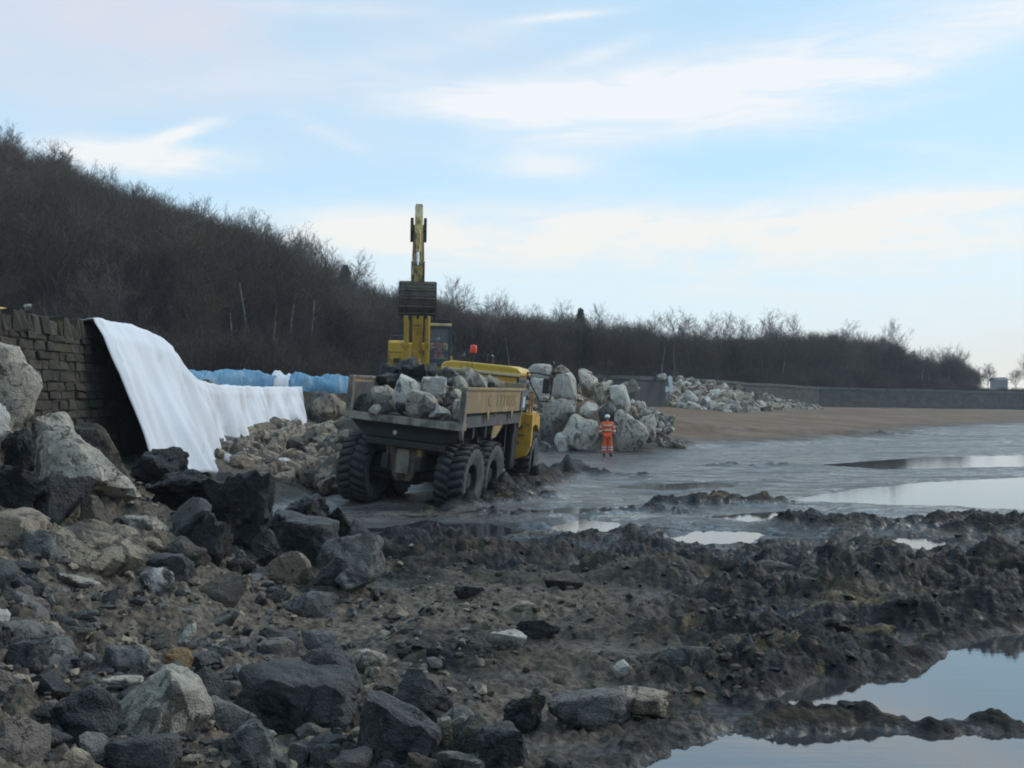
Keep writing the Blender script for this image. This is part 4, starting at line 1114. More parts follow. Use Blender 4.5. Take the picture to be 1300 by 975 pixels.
def skyline_top(px): return float(np.interp(px, [-60, 0, 30, 70, 110, 160, 220, 300, 350, 400, 430, 470, 520, 600, 650, 720, 800, 850, 900, 960, 1010, 1080, 1140, 1165, 1215, 1235, 1250],
                                           [140, 160, 184, 186, 210, 226, 246, 264, 282, 318, 345, 354, 362, 380, 388, 393, 400, 412, 412, 411, 412, 412, 420, 440, 442, 456, 470]))
def cap_scale(px, x, d):
    """trees nearer than the crest are kept below the crest trees behind them"""
    zt = CAMZ + (HOR - skyline_top(px) - 9) * d / FPX; g = float(terrain(np.array([x]), np.array([d]), False)[0])
    return max(.22, (zt - g) / 13.0)
# trees one can point at
plant_top(OPEN[0], 12, 438, 312, 150, 'small round-headed bare tree against the sky beside the evergreen on the hill shoulder')
plant_top(EVER, 11, 438, 338, 140, 'dark evergreen just below the round-headed tree on the hill shoulder', name='evergreen_tree')
plant_top(EVER, 11, 737, 392, 168, 'dark evergreen on the low skyline above the boulder heap', name='evergreen_tree')
plant_top(OPEN[1], 12, 408, 296, 152, 'tall open-crowned bare tree where the hill shoulder drops, left of the evergreen')
plant_top(OPEN[2], 13, 385, 280, 150, 'spreading bare tree on the skyline left of the open-crowned one')
plant_top(OPEN[1], 12, 576, 345, 165, 'twisted bare tree standing clear of the wood just right of the digger bucket')
plant_top(OPEN[2], 13, 632, 364, 170, 'broad bare tree on the skyline above the lorry cab')
plant_top(OPEN[0], 12, 470, 335, 152, 'thin bare tree on the skyline between the evergreen and the digger arm')
plant_top(OPEN[2], 13, 858, 386, 172, 'bare tree rising over the skyline above the twin birches')
plant_top(OPEN[0], 12, 893, 393, 174, 'bare tree right of the one above the twin birches')
plant_top(OPEN[1], 12, 926, 392, 174, 'leafless tree with clumped crown, left neighbour of the dome-shaped tree')
plant_top(OPEN[0], 12, 970, 388, 176, 'dome-shaped bare tree highest on the right-hand skyline')
plant_top(OPEN[2], 13, 1212, 434, 178, 'last fan-shaped bare tree at the right end of the wood')
plant_top(SPECIES[2], 11, 1255, 456, 185, 'small lone tree left of the distant house roof')
plant_top(SPECIES[0], 12, 1306, 446, 170, 'dark bushy tree cut by the right edge of the view')
plant_top(SPECIES[3], 12, 1290, 466, 178, 'low bush-like tree right beside the distant house')
plant_top(OPEN[2], 13, 70, 178, 126, 'bare tree standing above the hill skyline at the far left, bright cloud behind it')
plant_top(OPEN[0], 12, 18, 152, 122, 'tallest bare tree on the hill at the left edge')
for px, top, d, lab in [(838, 428, 98, 'left of two thin pale birch trunks behind the dark wall end'), (852, 432, 99, 'right of two thin pale birch trunks behind the dark wall end'),
                        (288, 384, 66, 'single pale birch trunk above the blue sheeting'), (1172, 452, 150, 'pale slim trunk in the wood near its right end')]:
    plant_top(BIRCH, 10.5, px, top, d, lab, name='birch_tree')
plant_top(SPECIES[1], 13, 243, 370, 64, 'ivy-clad tree behind the corner of the white sheet', name='ivy_tree', extra=IVY, cat='tree')
# skyline and wood edge, tree by tree
ORD = ['nearest', 'second', 'third', 'fourth', 'fifth', 'sixth', 'seventh', 'eighth', 'ninth', 'tenth']
def ordinal_labels(pxs, marks, what):
    """name each by its order from the nearest landmark along the skyline"""
    res = [None] * len(pxs); cnt = {}
    for i in sorted(range(len(pxs)), key=lambda i: min(abs(pxs[i] - m[0]) for m in marks)):
        m = min(marks, key=lambda m: abs(pxs[i] - m[0])); sd_ = 'left' if pxs[i] < m[0] else 'right'
        k = cnt.get((m[1], sd_), 0); cnt[(m[1], sd_)] = k + 1
        res[i] = f"{ORD[min(k, 9)]} {what} {sd_} of the {m[1]}"
    return res
pxs = []
for i in range(62):
    px = -50 + i * 20.8 + TR.uniform(-7, 7)
    if px > 1240: break
    pxs.append(px)
labs = ordinal_labels(pxs, [(18, 'tallest tree at the left edge'), (130, 'bright low cloud on the hill'), (250, 'middle of the hill slope'), (385, 'spreading tree on the hill shoulder'), (438, 'round-headed tree'), (530, 'digger arm'), (632, 'broad tree above the lorry cab'),
                            (737, 'evergreen on the low skyline'), (858, 'tree above the twin birches'), (970, 'dome-shaped tree'), (1080, 'middle of the right-hand wood'), (1212, 'fan-shaped tree at the end')], 'leafless skyline tree')
for i, px in enumerate(pxs):
    u = (px - 650) / FPX; d = float(np.interp(u, HU, H_RD)) - TR.uniform(0, 12)
    k_ = i % 3 == 0
    plant_top(OPEN[i % 2] if k_ else SPECIES[i % 5], 12 if k_ else (12, 13, 11, 12, 14)[i % 5], px, skyline_top(px) + (TR.uniform(-20, -6) if k_ and px < 1180 else TR.uniform(-8, 8)), d, labs[i], group='leafless trees along the skyline of the wood')
pxs = [min(1236, -30 + i * 37 + TR.uniform(-14, 14)) for i in range(34)]
labs = ordinal_labels(pxs, [(60, 'stone wall coping'), (288, 'pale birch trunk'), (243, 'ivy-clad tree'), (530, 'digger'), (700, 'boulder heap'), (845, 'twin birches'), (950, 'far heap'), (1172, 'pale slim trunk')], 'tree at the front of the wood')
for i, px in enumerate(pxs):
    u = (px - 650) / FPX; d = float(np.interp(u, HU, H_FR)) + TR.uniform(-2, 8)
    q_ = land_at(px, d)
    plant(SPECIES[TR.randrange(5)], q_, min(TR.uniform(.5, .75), cap_scale(px, q_.x, d)), labs[i], 'trees along the front edge of the wood')
# the mass of the wood: one object whose points carry the same trees
def woodland():
    rg = np.random.default_rng(9); pts = []; sc = []; ix = []
    def put(n, px_lo, px_hi, f0, f1, s0, s1, shr, only=None):
        for _ in range(n):
            px = rg.uniform(px_lo, px_hi); u = (px - 650) / FPX; fr = np.interp(u, HU, H_FR); rd = np.interp(u, HU, H_RD)
            d = fr + (rd - fr) * rg.uniform(f0, f1); x = u * d
            s = rg.uniform(s0, s1)
            if px > 1190 : s *= max(.35, 1 - (px - 1190) / 110)
            s = min(s, cap_scale(px, x, d))
            pts.append((x, d)); sc.append(s); ix.append(only if only is not None else rg.integers(5) if not shr else 5 + rg.integers(2))
    put(820, -170, 1243, .05, .96, .70, 1.0, False)
    put(240, -170, 1240, .55, 1.0, .65, .92, False)
    put(420, -170, 1330, -.10, .12, .6, 1.1, True)
    put(260, -170, 1240, .0, .9, .8, 1.2, True)
    put(90, 250, 1230, .02, .45, .45, .85, False, 7)
    put(300, 880, 1330, -.04, .6, .55, .9, True)
    P = np.array(pts); z = terrain(P[:, 0].copy(), P[:, 1].copy(), True)[0] - .15
    me = bpy.data.meshes.new('woodland'); me.from_pydata([(a, b, c) for (a, b), c in zip(P, z)], [], [])
    for nm, ty, dat in (('scl', 'FLOAT', np.array(sc)), ('rotz', 'FLOAT', rg.uniform(0, 6.28, len(P))), ('kind_id', 'INT', np.array(ix))):
        a = me.attributes.new(nm, ty, 'POINT'); a.data.foreach_set('value', dat.astype(np.float32 if ty == 'FLOAT' else np.int32))
    o = link_mesh('woodland', me); tag(o, kind='stuff')
    ng = bpy.data.node_groups.new('woodland', 'GeometryNodeTree')
    ng.interface.new_socket('Geometry', in_out='INPUT', socket_type='NodeSocketGeometry'); ng.interface.new_socket('Geometry', in_out='OUTPUT', socket_type='NodeSocketGeometry')
    N = ng.nodes; L = ng.links; gi = N.new('NodeGroupInput'); go = N.new('NodeGroupOutput')
    def na(nm, ty):
        q = N.new('GeometryNodeInputNamedAttribute'); q.data_type = ty; q.inputs[0].default_value = nm
        return [s for s in q.outputs if s.enabled][0]
    join_out = N.new('GeometryNodeJoinGeometry')
    cxyz = N.new('ShaderNodeCombineXYZ'); L.new(na('rotz', 'FLOAT'), cxyz.inputs[2])
    for part in range(2):
        gti = N.new('GeometryNodeGeometryToInstance')
        objs = [PROTO[k][part] for k in range(8)]
        for ob in reversed(objs):
            oi = N.new('GeometryNodeObjectInfo'); oi.transform_space = 'ORIGINAL'; oi.inputs['Object'].default_value = ob
            try: oi.inputs['As Instance'].default_value = True
            except Exception: pass
            g1 = N.new('GeometryNodeGeometryToInstance'); L.new(oi.outputs['Geometry'], g1.inputs[0])
            if ob is objs[-1]: jn = N.new('GeometryNodeJoinGeometry')
            L.new(g1.outputs[0], jn.inputs[0])
        iop = N.new('GeometryNodeInstanceOnPoints'); L.new(gi.outputs[0], iop.inputs['Points']); L.new(jn.outputs[0], iop.inputs['Instance'])
        iop.inputs['Pick Instance'].default_value = True
        L.new(na('kind_id', 'INT'), iop.inputs['Instance Index']); L.new(na('scl', 'FLOAT'), iop.inputs['Scale']); L.new(cxyz.outputs[0], iop.inputs['Rotation'])
        L.new(iop.outputs[0], join_out.inputs[0])
    L.new(join_out.outputs[0], go.inputs[0])
    md = o.modifiers.new('trees', 'NODES'); md.node_group = ng
# the wood copies trees that stand in it
PROTO = []
for pair in SPECIES:
    t = [o for o in bpy.data.objects if o.data is pair[0]][0]; c = [o for o in bpy.data.objects if o.data is pair[1]][0]; PROTO.append((t, c))
for k, (pair, px) in enumerate(zip(SHRUB, (1010, 460))):
    r = plant(pair, land_at(px, float(np.interp((px - 650) / FPX, HU, H_FR)) - 3), .8, ('reddish scrub bush in front of the wood above the sea wall', 'brown scrub bush behind the digger')[k], cat='bush', name='scrub_bush')
    PROTO.append((r.children[0], r.children[1]))
PROTO.append(tuple([o for o in bpy.data.objects if o.data is me][0] for me in BIRCH))
woodland()
def house():
    p = at(1268, 484, 420); g = ground_z(p.x, p.y); r = empty('house', (p.x, p.y, 0)); tag(r, 'distant house with a dark roof and pale gable between the last trees at right', 'house')
    zt = at(1264, 479, 420).z; ze = at(1264, 482.6, 420).z
    MB().box((0, 0, (g + ze) / 2), (4.6, 6, ze - g)).build('wall', MAT['render_white'], r)
    MB().prism([(-3.7, ze - .1), (3.7, ze - .1), (0, zt)], -3.0, 3.0, 'x').build('roof', MAT['roof_slate'], r)
    for x in (-2.2, 1.6): MB().box((x, -3.5, ze - 1.3), (1.1, .12, 1.2)).build('window', MAT['plate_grey'], r)
house()
#SECTION vehicles
# ------------------------------------------------------------------ people
def skin_mesh(name, joints, edges, material, parent, root=0, sub=1):
    """joints: list of ((x,y,z), radius or (rx,ry)); one continuous skinned surface"""
    me = bpy.data.meshes.new(name); me.from_pydata([j[0] for j in joints], edges, [])
    me.materials.append(MAT[material])
    o = link_mesh(name, me, None, parent)
    m = o.modifiers.new('skin', 'SKIN'); m.use_smooth_shade = True; m.branch_smoothing = .4
    if not me.skin_vertices: me.attributes  # layer is made with the modifier
    sv = me.skin_vertices[0].data
    for i, j in enumerate(joints):
        r = j[1]; sv[i].radius = (r, r) if not isinstance(r, tuple) else r
        sv[i].use_root = (i == root)
    s = o.modifiers.new('smooth', 'SUBSURF'); s.levels = sub; s.render_levels = sub
    return o
def person(loc, rotz, label, J, hands='navy_cloth', group=None, seated=False):
    root = empty('person', loc, (0, 0, rotz)); tag(root, label, 'person', group)
    V = lambda k: Vector(J[k])
    js = []; ed = []; ix = {}
    def add(k, p, r, par=None):
        ix[k] = len(js); js.append((tuple(p), r))
        if par is not None: ed.append((ix[par], ix[k]))
    add('pelvis', V('pelvis'), (.145, .115)); add('waist', V('waist'), (.135, .105), 'pelvis'); add('chest', V('chest'), (.165, .12), 'waist'); add('collar', V('neck') - Vector((0, 0, .05)), (.085, .075), 'chest')
    add('neck', V('neck'), .058, 'collar'); add('jaw', V('head') - Vector((0, .012, .075)), (.062, .07), 'neck'); add('head', V('head'), (.078, .092), 'jaw'); add('crown', V('head') + Vector((0, .005, .085)), (.066, .08), 'head')
    for s in ('l', 'r'):
        add('sh' + s, V('sh' + s), .07, 'chest'); add('el' + s, V('el' + s), .046, 'sh' + s); add('wr' + s, V('wr' + s), .032, 'el' + s)
        w = V('wr' + s); d = (w - V('el' + s)).normalized(); side = Vector((1 if s == 'r' else -1, 0, 0))
        palm = w + d * .07; add('pa' + s, palm, (.036, .022), 'wr' + s)
        for q, (off, ln) in enumerate(((-.030, .072), (-.010, .085), (.011, .08), (.030, .062))):
            b_ = palm + d * .03 + Vector((0, off, 0)); a1 = b_ + d * ln * .5 + side * -.006; a2 = a1 + (d * .8 - side * .45).normalized() * ln * .5
            add(f'f{s}{q}a', b_, .0105, 'pa' + s); add(f'f{s}{q}b', a1, .0095, f'f{s}{q}a'); add(f'f{s}{q}c', a2, .0075, f'f{s}{q}b')
        t0 = w + d * .03 + Vector((0, -.032, 0)); t1 = t0 + d * .035 + Vector((0, -.022, 0)); t2 = t1 + d * .03 - side * .006
        add(f't{s}a', t0, .013, 'wr' + s); add(f't{s}b', t1, .0115, f't{s}a'); add(f't{s}c', t2, .009, f't{s}b')
        add('hi' + s, V('hi' + s), .09, 'pelvis'); add('kn' + s, V('kn' + s), .062, 'hi' + s); add('an' + s, V('an' + s), .042, 'kn' + s); add('to' + s, V('to' + s), .038, 'an' + s)
    skin_mesh('body', js, ed, 'skin', root)
    hd = V('head')
    f = MB(); f.lathe([(0, -.02), (.012, -.016), (.017, 0), (.012, .016), (0, .02)], hd + Vector((0, -.098, -.012)), 'z', 8); f.build('nose', MAT['skin'], root, smooth=True)
    e = MB()
    for s in (-1, 1): e.lathe([(0, -.012), (.010, -.006), (.012, 0), (.010, .006), (0, .012)], hd + Vector((s * .032, -.085, .018)), 'z', 8)
    e.build('eyes', MAT['black_plastic'], root); MB().box(hd + Vector((0, -.088, -.06)), (.045, .014, .010)).build('mouth', MAT['boot'], root)
    ea = MB()
    for s in (-1, 1): ea.lathe([(0, -.03), (.014, -.02), (.016, .01), (0, .03)], hd + Vector((s * .082, .005, -.005)), 'z', 8)
    ea.build('ears', MAT['skin'], root)
    # clothing follows the body
    jk = [(V('pelvis') - Vector((0, 0, .03)), (.185, .15)), (V('waist'), (.180, .145)), (V('chest'), (.205, .16)), (V('neck') - Vector((0, 0, .05)), (.10, .09))]
    je = [(0, 1), (1, 2), (2, 3)]
    for s in ('l', 'r'):
        b_ = len(jk); jk += [(V('sh' + s), .095), ((V('sh' + s) + V('el' + s)) / 2, .080), (V('el' + s), .072), (V('wr' + s) * .75 + V('el' + s) * .25, .062)]
        je += [(2, b_), (b_, b_ + 1), (b_ + 1, b_ + 2), (b_ + 2, b_ + 3)]
    jacket = skin_mesh('jacket', [(tuple(p), r) for p, r in jk], je, 'orange_cloth', root)
    tj = [(V('pelvis'), (.175, .14))]; te = []
    for s in ('l', 'r'):
        b_ = len(tj); tj += [(V('hi' + s), .115), ((V('hi' + s) + V('kn' + s)) / 2, .105), (V('kn' + s), .092), (V('an' + s) * .8 + V('kn' + s) * .2, .085), (V('an' + s) + Vector((0, 0, .02)), .085)]
        te += [(0, b_)] + [(b_ + q, b_ + q + 1) for q in range(4)]
    trousers = skin_mesh('trousers', [(tuple(p), r) for p, r in tj], te, 'orange_cloth', root)
    def ring(c, d, rx, ry, h, name, par):
        d = Vector(d).normalized(); mb = MB(); n = 18; vs = []
        a = d.cross(Vector((0, 1, 0))).normalized(); b2 = Vector((0, 1, 0)) if abs(d.y) < .3 else d.cross(a)
        for q in (-h / 2, h / 2):
            for k in range(n): t = 2 * math.pi * k / n; vs.append(Vector(c) + a * rx * math.cos(t) + b2 * ry * math.sin(t) + d * q)
        mb.add(vs, [(k, (k + 1) % n, n + (k + 1) % n, n + k) for k in range(n)])
        o = mb.build(name, MAT['reflective'], par, smooth=True); o.modifiers.new('thickness', 'SOLIDIFY').thickness = .008; return o
    if not seated:
        ring(V('waist') + Vector((0, 0, .02)), (0, 0, 1), .190, .158, .055, 'reflective_band', jacket); ring((V('waist') + V('chest')) / 2 + Vector((0, 0, .10)), (0, 0, 1), .212, .170, .055, 'reflective_band', jacket)
    for s in ('l', 'r'):
        d = V('wr' + s) - V('el' + s); ring(V('el' + s) + d * .35, d, .082, .082, .05, 'reflective_band', jacket)
        d = V('el' + s) - V('sh' + s); ring(V('sh' + s) + d * .70, d, .090, .092, .05, 'reflective_band', jacket)
        if not seated:
            d = V('an' + s) - V('kn' + s); ring(V('kn' + s) + d * .28, d, .104, .104, .05, 'reflective_band', trousers); ring(V('kn' + s) + d * .55, d, .101, .101, .05, 'reflective_band', trousers)
    for s in ('l', 'r'):
        g = V('wr' + s); d = (g - V('el' + s)).normalized(); gl = MB()
        gl.tube([g - d * .05, g + d * .02, g + d * .07, g + d * .11], [.050, .046, .050, .040], 10)
        for q, off in enumerate((-.034, -.012, .012, .034)): gl.tube([g + d * .10 + Vector((0, off, 0)), g + d * (.15 + .008 * (q in (1, 2))) + Vector((0, off, 0)), g + d * .185 + Vector((0, off * .9, 0)) - Vector(((.02 if s == 'r' else -.02), 0, 0))], [.017, .016, .012], 7)
        gl.tube([g + d * .04 + Vector((0, -.04, 0)), g + d * .085 + Vector((0, -.066, 0)), g + d * .115 + Vector((0, -.066, 0))], [.02, .017, .013], 7)
        gl.build('glove', MAT[hands], root, smooth=True)
        a = V('an' + s); t = V('to' + s); bt = MB(); bt.tube([a + Vector((0, .0, .12)), a + Vector((0, 0, .02)), a + Vector((0, .01, -.045))], [.066, .06, .058], 10); bt.tube([a + Vector((0, .06, -.045)), a + Vector((0, -.05, -.04)), t + Vector((0, -.02, -.01)), t + Vector((0, -.06, -.015))], [.05, .055, .055, .03], 10)
        bt.build('boot', MAT['boot'], root, smooth=True)
    h = MB(); c = hd + Vector((0, .0, .03)); h.lathe([(.0, .125), (.04, .12), (.08, .098), (.105, .06), (.115, .01), (.118, 0), (.105, -.002)], c, 'z', 20)
    h.prism([(-.10, -.06), (-.085, -.135), (0, -.165), (.085, -.135), (.10, -.06)], .0 + c.z, .014 + c.z, 'z')
    h.v = h.v; o = h.build('hard_hat', MAT['helmet_white'], root, smooth=True)
    # the brim is built round the head's own axis
    n_b = 10
    return root
gx, gy, gz = ray_ground(771, 578.5)
pz = ground_z(gx, gy)
STAND = dict(pelvis=(0, 0, .95), waist=(0, 0, 1.10), chest=(0, -.01, 1.34), neck=(0, .0, 1.50), head=(0, -.015, 1.64), shl=(-.19, 0, 1.43), shr=(.19, 0, 1.43),
             ell=(-.285, .03, 1.16), elr=(.285, .03, 1.16), wrl=(-.275, -.03, .91), wrr=(.275, -.03, .91), hil=(-.095, 0, .90), hir=(.095, 0, .90),
             knl=(-.125, -.01, .50), knr=(.125, -.01, .50), anl=(-.145, .02, .10), anr=(.145, .02, .10), tol=(-.165, -.14, .05), tor=(.165, -.14, .05))
person((gx, gy, pz), R(4), 'worker in orange jacket and trousers and white hard hat, standing before the boulder heap', STAND)

# ------------------------------------------------------------------ articulated dump lorry, loaded, driving away
TRUCK_YAW, TRUCK_ROLL = R(-16), R(6.0)
truck = empty('dump_lorry', (-2.55, 24.5, -.10), (0, TRUCK_ROLL, TRUCK_YAW))
tag(truck, 'muddy yellow articulated dump lorry seen from behind with a load of rocks', 'dump lorry')
truck.rotation_mode = 'YXZ'
def part(mb, name, m, par=truck, bevel=.015, smooth=False): return mb.build(name, MAT[m], par, bevel, smooth)
def make_wheel():
    t = MB(); t.lathe([(.40, -.25), (.46, -.30), (.60, -.345), (.74, -.355), (.815, -.335), (.832, -.28), (.838, 0), (.832, .28), (.815, .335), (.74, .355), (.60, .345), (.46, .30), (.40, .25), (.40, -.25)], (0, 0, 0), 'x', 40)
    for k in range(26):
        for s in (-1, 1):
            a = 2 * math.pi * (k + (.5 if s > 0 else 0)) / 26; m = Matrix.Rotation(a, 3, 'X')
            b0 = len(t.v); t.box((s * .18, 0, .845), (.37, .13, .055), (0, s * .05, s * .36)); 
            for i in range(b0, len(t.v)): t.v[i] = tuple(m @ Vector(t.v[i]))
            b0 = len(t.v); t.box((s * .335, .0, .79), (.05, .09, .12), (0, 0, 0))
            for i in range(b0, len(t.v)): t.v[i] = tuple(m @ Vector(t.v[i]))
    w = t.build('wheel', MAT['tyre_rubber'], truck)
    for p in w.data.polygons: p.use_smooth = len(p.vertices) == 4 and p.area > .02
    s = MB()
    for q in (-1, 1): s.lathe([(.44, q * .305), (.52, q * .335), (.63, q * .362), (.72, q * .367), (.795, q * .352), (.79, q * .34), (.63, q * .345), (.44, q * .295), (.44, q * .305)], (0, 0, 0), 'x', 40)
    s.build('sidewall', MAT['tyre_side'], w, smooth=True)
    r = MB(); r.lathe([(.0, -.16), (.18, -.16), (.19, -.10), (.38, -.06), (.395, -.29), (.425, -.30), (.43, .30), (.395, .29), (.38, .10), (.22, .13), (.19, .22), (.0, .22)], (0, 0, 0), 'x', 32)
    for k in range(12):
        a = 2 * math.pi * k / 12
        for q in (.125,): r.lathe([(0, q + .03), (.022, q + .03), (.022, q - .03)], (0, .28 * math.cos(a), .28 * math.sin(a)), 'x', 6)
    r.build('rim', MAT['chassis_dark'], w)
    q_ = MB(); q_.lathe([(.405, .24), (.44, .31), (.455, .315), (.455, .30), (.43, .24)], (0, 0, 0), 'x', 32); q_.build('rim_ring', MAT['tyre_side'], w, smooth=True)
    return w
wheel = make_wheel(); first = True
def copy_part(o, par, loc, rot=(0, 0, 0)):
    c = o.copy(); COL.objects.link(c); c.parent = par; c.location = loc; c.rotation_euler = rot
    for ch in o.children:
        d = ch.copy(); COL.objects.link(d); d.parent = c
    return c
wspots = [(1.25, 0, .86), (-1.25, 0, .86), (1.25, 1.72, .86), (-1.25, 1.72, .86), (1.25, 6.25, .86), (-1.25, 6.25, .86)]
wheel.location = wspots[0]
for i, p in enumerate(wspots[1:]): copy_part(wheel, truck, p, (i * .5, 0, math.pi if p[0] < 0 else 0))
# chassis
c = MB()
for s in (-1, 1): c.box((s * .42, 1.9, 1.18), (.16, 5.4, .34))
c.box((0, .86, 1.0), (.5, 2.6, .3)); c.tube([(-.95, 0, .86), (.95, 0, .86)], .17, 12); c.tube([(-.95, 1.72, .86), (.95, 1.72, .86)], .17, 12); c.tube([(-.95, 6.25, .86), (.95, 6.25, .86)], .15, 12)
c.box((0, 0, .86), (.5, .55, .5)); c.box((0, 1.72, .86), (.5, .55, .5)); c.box((0, 6.6, 1.15), (.95, 4.2, .5)); c.tube([(0, 3.9, 1.15), (0, 5.0, 1.15)], .32, 14)
for s in (-1, 1): c.box((s * .80, .86, .98), (.16, 1.9, .24)); c.tube([(s * .55, 2.6, 1.25), (s * .55, 3.9, 2.1)], .09, 10)
c.box((0, -.15, 1.5), (1.7, .5, .22)); c.box((0, .8, 1.62), (1.9, 3.2, .16))
part(c, 'chassis', 'chassis_dark')
c = MB().prism([(-.50, 1.72), (.50, 1.72), (.47, 1.25), (.20, .72), (-.20, .72), (-.47, 1.25)], -.62, -.44, 'y'); rp = part(c, 'rear_plate', 'chassis_tan', bevel=.03)
MB().box((.0, -.66, 1.2), (.34, .06, .6)).build('tow_panel', MAT['body_steel'], rp, .02); MB().tube([(0, -.66, .86), (0, -.78, .80)], .05, 8).build('tow_pin', MAT['chassis_dark'], rp)
part(MB().prism([(.34, 1.66), (.47, 1.66), (.45, 1.30), (.36, 1.22)], -.67, -.61, 'y'), 'orange_bracket', 'orange_steel')
c = MB().tube([(-.24, -.60, 1.86), (-.24, -.76, 1.86)], .055, 12); part(c, 'work_lamp', 'label_white')
for s in (-1, 1): part(MB().box((s * .72, -.60, 1.62), (.28, .10, .16)), 'tail_light', 'chassis_dark')
# tipping body
c = MB(); c.prism([(-1.44, 2.20), (-1.44, 2.08), (-1.02, 1.72), (1.02, 1.72), (1.44, 2.08), (1.44, 2.20)], -.72, -.45, 'y'); c.box((0, 1.9, 1.95), (2.0, 4.9, .45))
for s in (-1, 1): c.prism([(s * 1.42, 2.52), (s * 1.38, 2.44), (s * .93, 1.76), (s * .98, 1.70), (s * 1.02, 1.74), (s * 1.44, 2.46)], -.7, 4.35, 'y')
for y in (.3, 1.5, 2.7): c.box((0, y, 1.76), (2.3, .16, .18))
body = part(c, 'dump_body', 'chassis_dark', bevel=.02)
part(MB().box((0, 1.72, 2.235), (2.80, 5.1, .05)), 'body_floor', 'body_inner', body)
part(MB().prism([(-.98, 2.09), (-.93, 2.26), (-.60, 2.27), (-.60, 2.09)], -1.5, 1.5, 'x'), 'tail_lip', 'body_steel', body, .02)
for s in (1, -1):
    nm = 'yellow_muddy'
    sw = part(MB().box((s * 1.46, 1.80, 2.78), (.08, 5.24, .56)), 'side_wall', nm, body, .012)
    part(MB().box((s * 1.405, 1.75, 2.56), (.03, 5.1, .84)), 'inner_liner', 'body_inner', body, .006)
    part(MB().box((s * 1.46, 1.78, 3.085), (.13, 5.3, .07)), 'top_rail', 'body_steel' if s < 0 else 'yellow_muddy', body, .012)
    part(MB().prism([(-.93, 2.10), (-.90, 3.12), (-.78, 3.12), (-.72, 2.10)], s * 1.38, s * 1.51, 'x'), 'tail_post', 'body_steel', body, .02)
    if s > 0:
        part(MB().prism([(-.92, 2.10), (-.80, 1.86), (-.76, 2.1)], 1.40, 1.50, 'x'), 'lip_corner', 'body_steel', body)
        for y in (.95, 3.1): part(MB().prism([(y - .09, 2.52), (y + .09, 2.52), (y + .05, 2.30), (y - .04, 2.30)], 1.47, 1.52, 'x'), 'lifting_lug', 'yellow_muddy', body)
        part(MB().prism([(1.95, 2.48), (3.4, 2.48), (2.15, 1.80), (1.8, 1.80)], 1.36, 1.40, 'x'), 'side_brace', 'yellow_muddy', body)
        for y in (.2, 1.2, 3.9): part(MB().prism([(y, 2.5), (y + .14, 2.5), (y + .14, 1.85), (y, 1.85)], 1.20, 1.40, 'x'), 'side_rib', 'chassis_dark', body)
        pl = part(MB().box((1.515, 4.12, 2.80), (.03, .46, .58)), 'corner_plate', 'plate_grey', body, .006); MB().box((1.534, 4.14, 2.74), (.012, .22, .30)).build('plate_label', MAT['label_white'], pl, .003)
part(MB().prism([(4.30, 2.0), (4.42, 2.0), (4.62, 3.25), (4.50, 3.25)], -1.42, 1.42, 'x'), 'headboard', 'yellow_muddy', body, .02)
def lettering(txt, size, mat_, par, loc, rot, ext=.004, name='lettering'):
    cu = bpy.data.curves.new(name, 'FONT'); cu.body = txt; cu.size = size; cu.extrude = ext; cu.align_x = 'CENTER'; cu.align_y = 'CENTER'; cu.space_character = 1.12
    t = bpy.data.objects.new('tmp', cu); COL.objects.link(t); dg = bpy.context.evaluated_depsgraph_get(); me = bpy.data.meshes.new_from_object(t.evaluated_get(dg)); bpy.data.objects.remove(t)
    me.materials.clear(); me.name = name; o = link_mesh(name, me, MAT[mat_], par); o.location = loc; o.rotation_euler = rot; return o
for k, ch in enumerate('C ITTRUS'):
    if ch != ' ': lettering(ch, .44, 'faded_letter', body, (1.503, 1.05 + k * .315, 2.78), (R(90), 0, R(90)), name='letter')
# front unit
c = MB(); c.prism([(4.85, 1.55), (6.55, 1.55), (6.70, 2.6), (6.45, 3.45), (4.95, 3.50), (4.85, 3.40)], -1.10, 1.10, 'x'); cab = part(c, 'cab', 'yellow_clean', bevel=.06)
c = MB(); c.prism([(-1.20, 3.44), (1.20, 3.44), (1.20, 3.56), (1.10, 3.66), (.85, 3.71), (-.85, 3.71), (-1.10, 3.66), (-1.20, 3.56)], 4.80, 6.60, 'y'); part(c, 'roof', 'yellow_clean', cab, .05)
part(MB().box((0, 4.795, 3.46), (2.36, .05, .09)), 'roof_rim', 'cream_panel', cab, .02)
part(MB().box((.30, 4.835, 2.95), (1.1, .03, .55)), 'rear_window', 'cab_frame', cab, .01)
part(MB().prism([(5.0, 2.25), (6.45, 2.25), (6.40, 3.35), (5.05, 3.38)], 1.09, 1.125, 'x'), 'side_window', 'cab_frame', cab)
part(MB().box((1.12, 4.90, 2.85), (.06, .12, 1.15)), 'cab_pillar', 'cab_frame', cab, .01)
c = MB(); c.prism([(6.6, 1.5), (8.9, 1.3), (8.9, 2.1), (8.6, 2.35), (6.6, 2.65)], -.95, .95, 'x'); part(c, 'engine_hood', 'yellow_clean', bevel=.08)
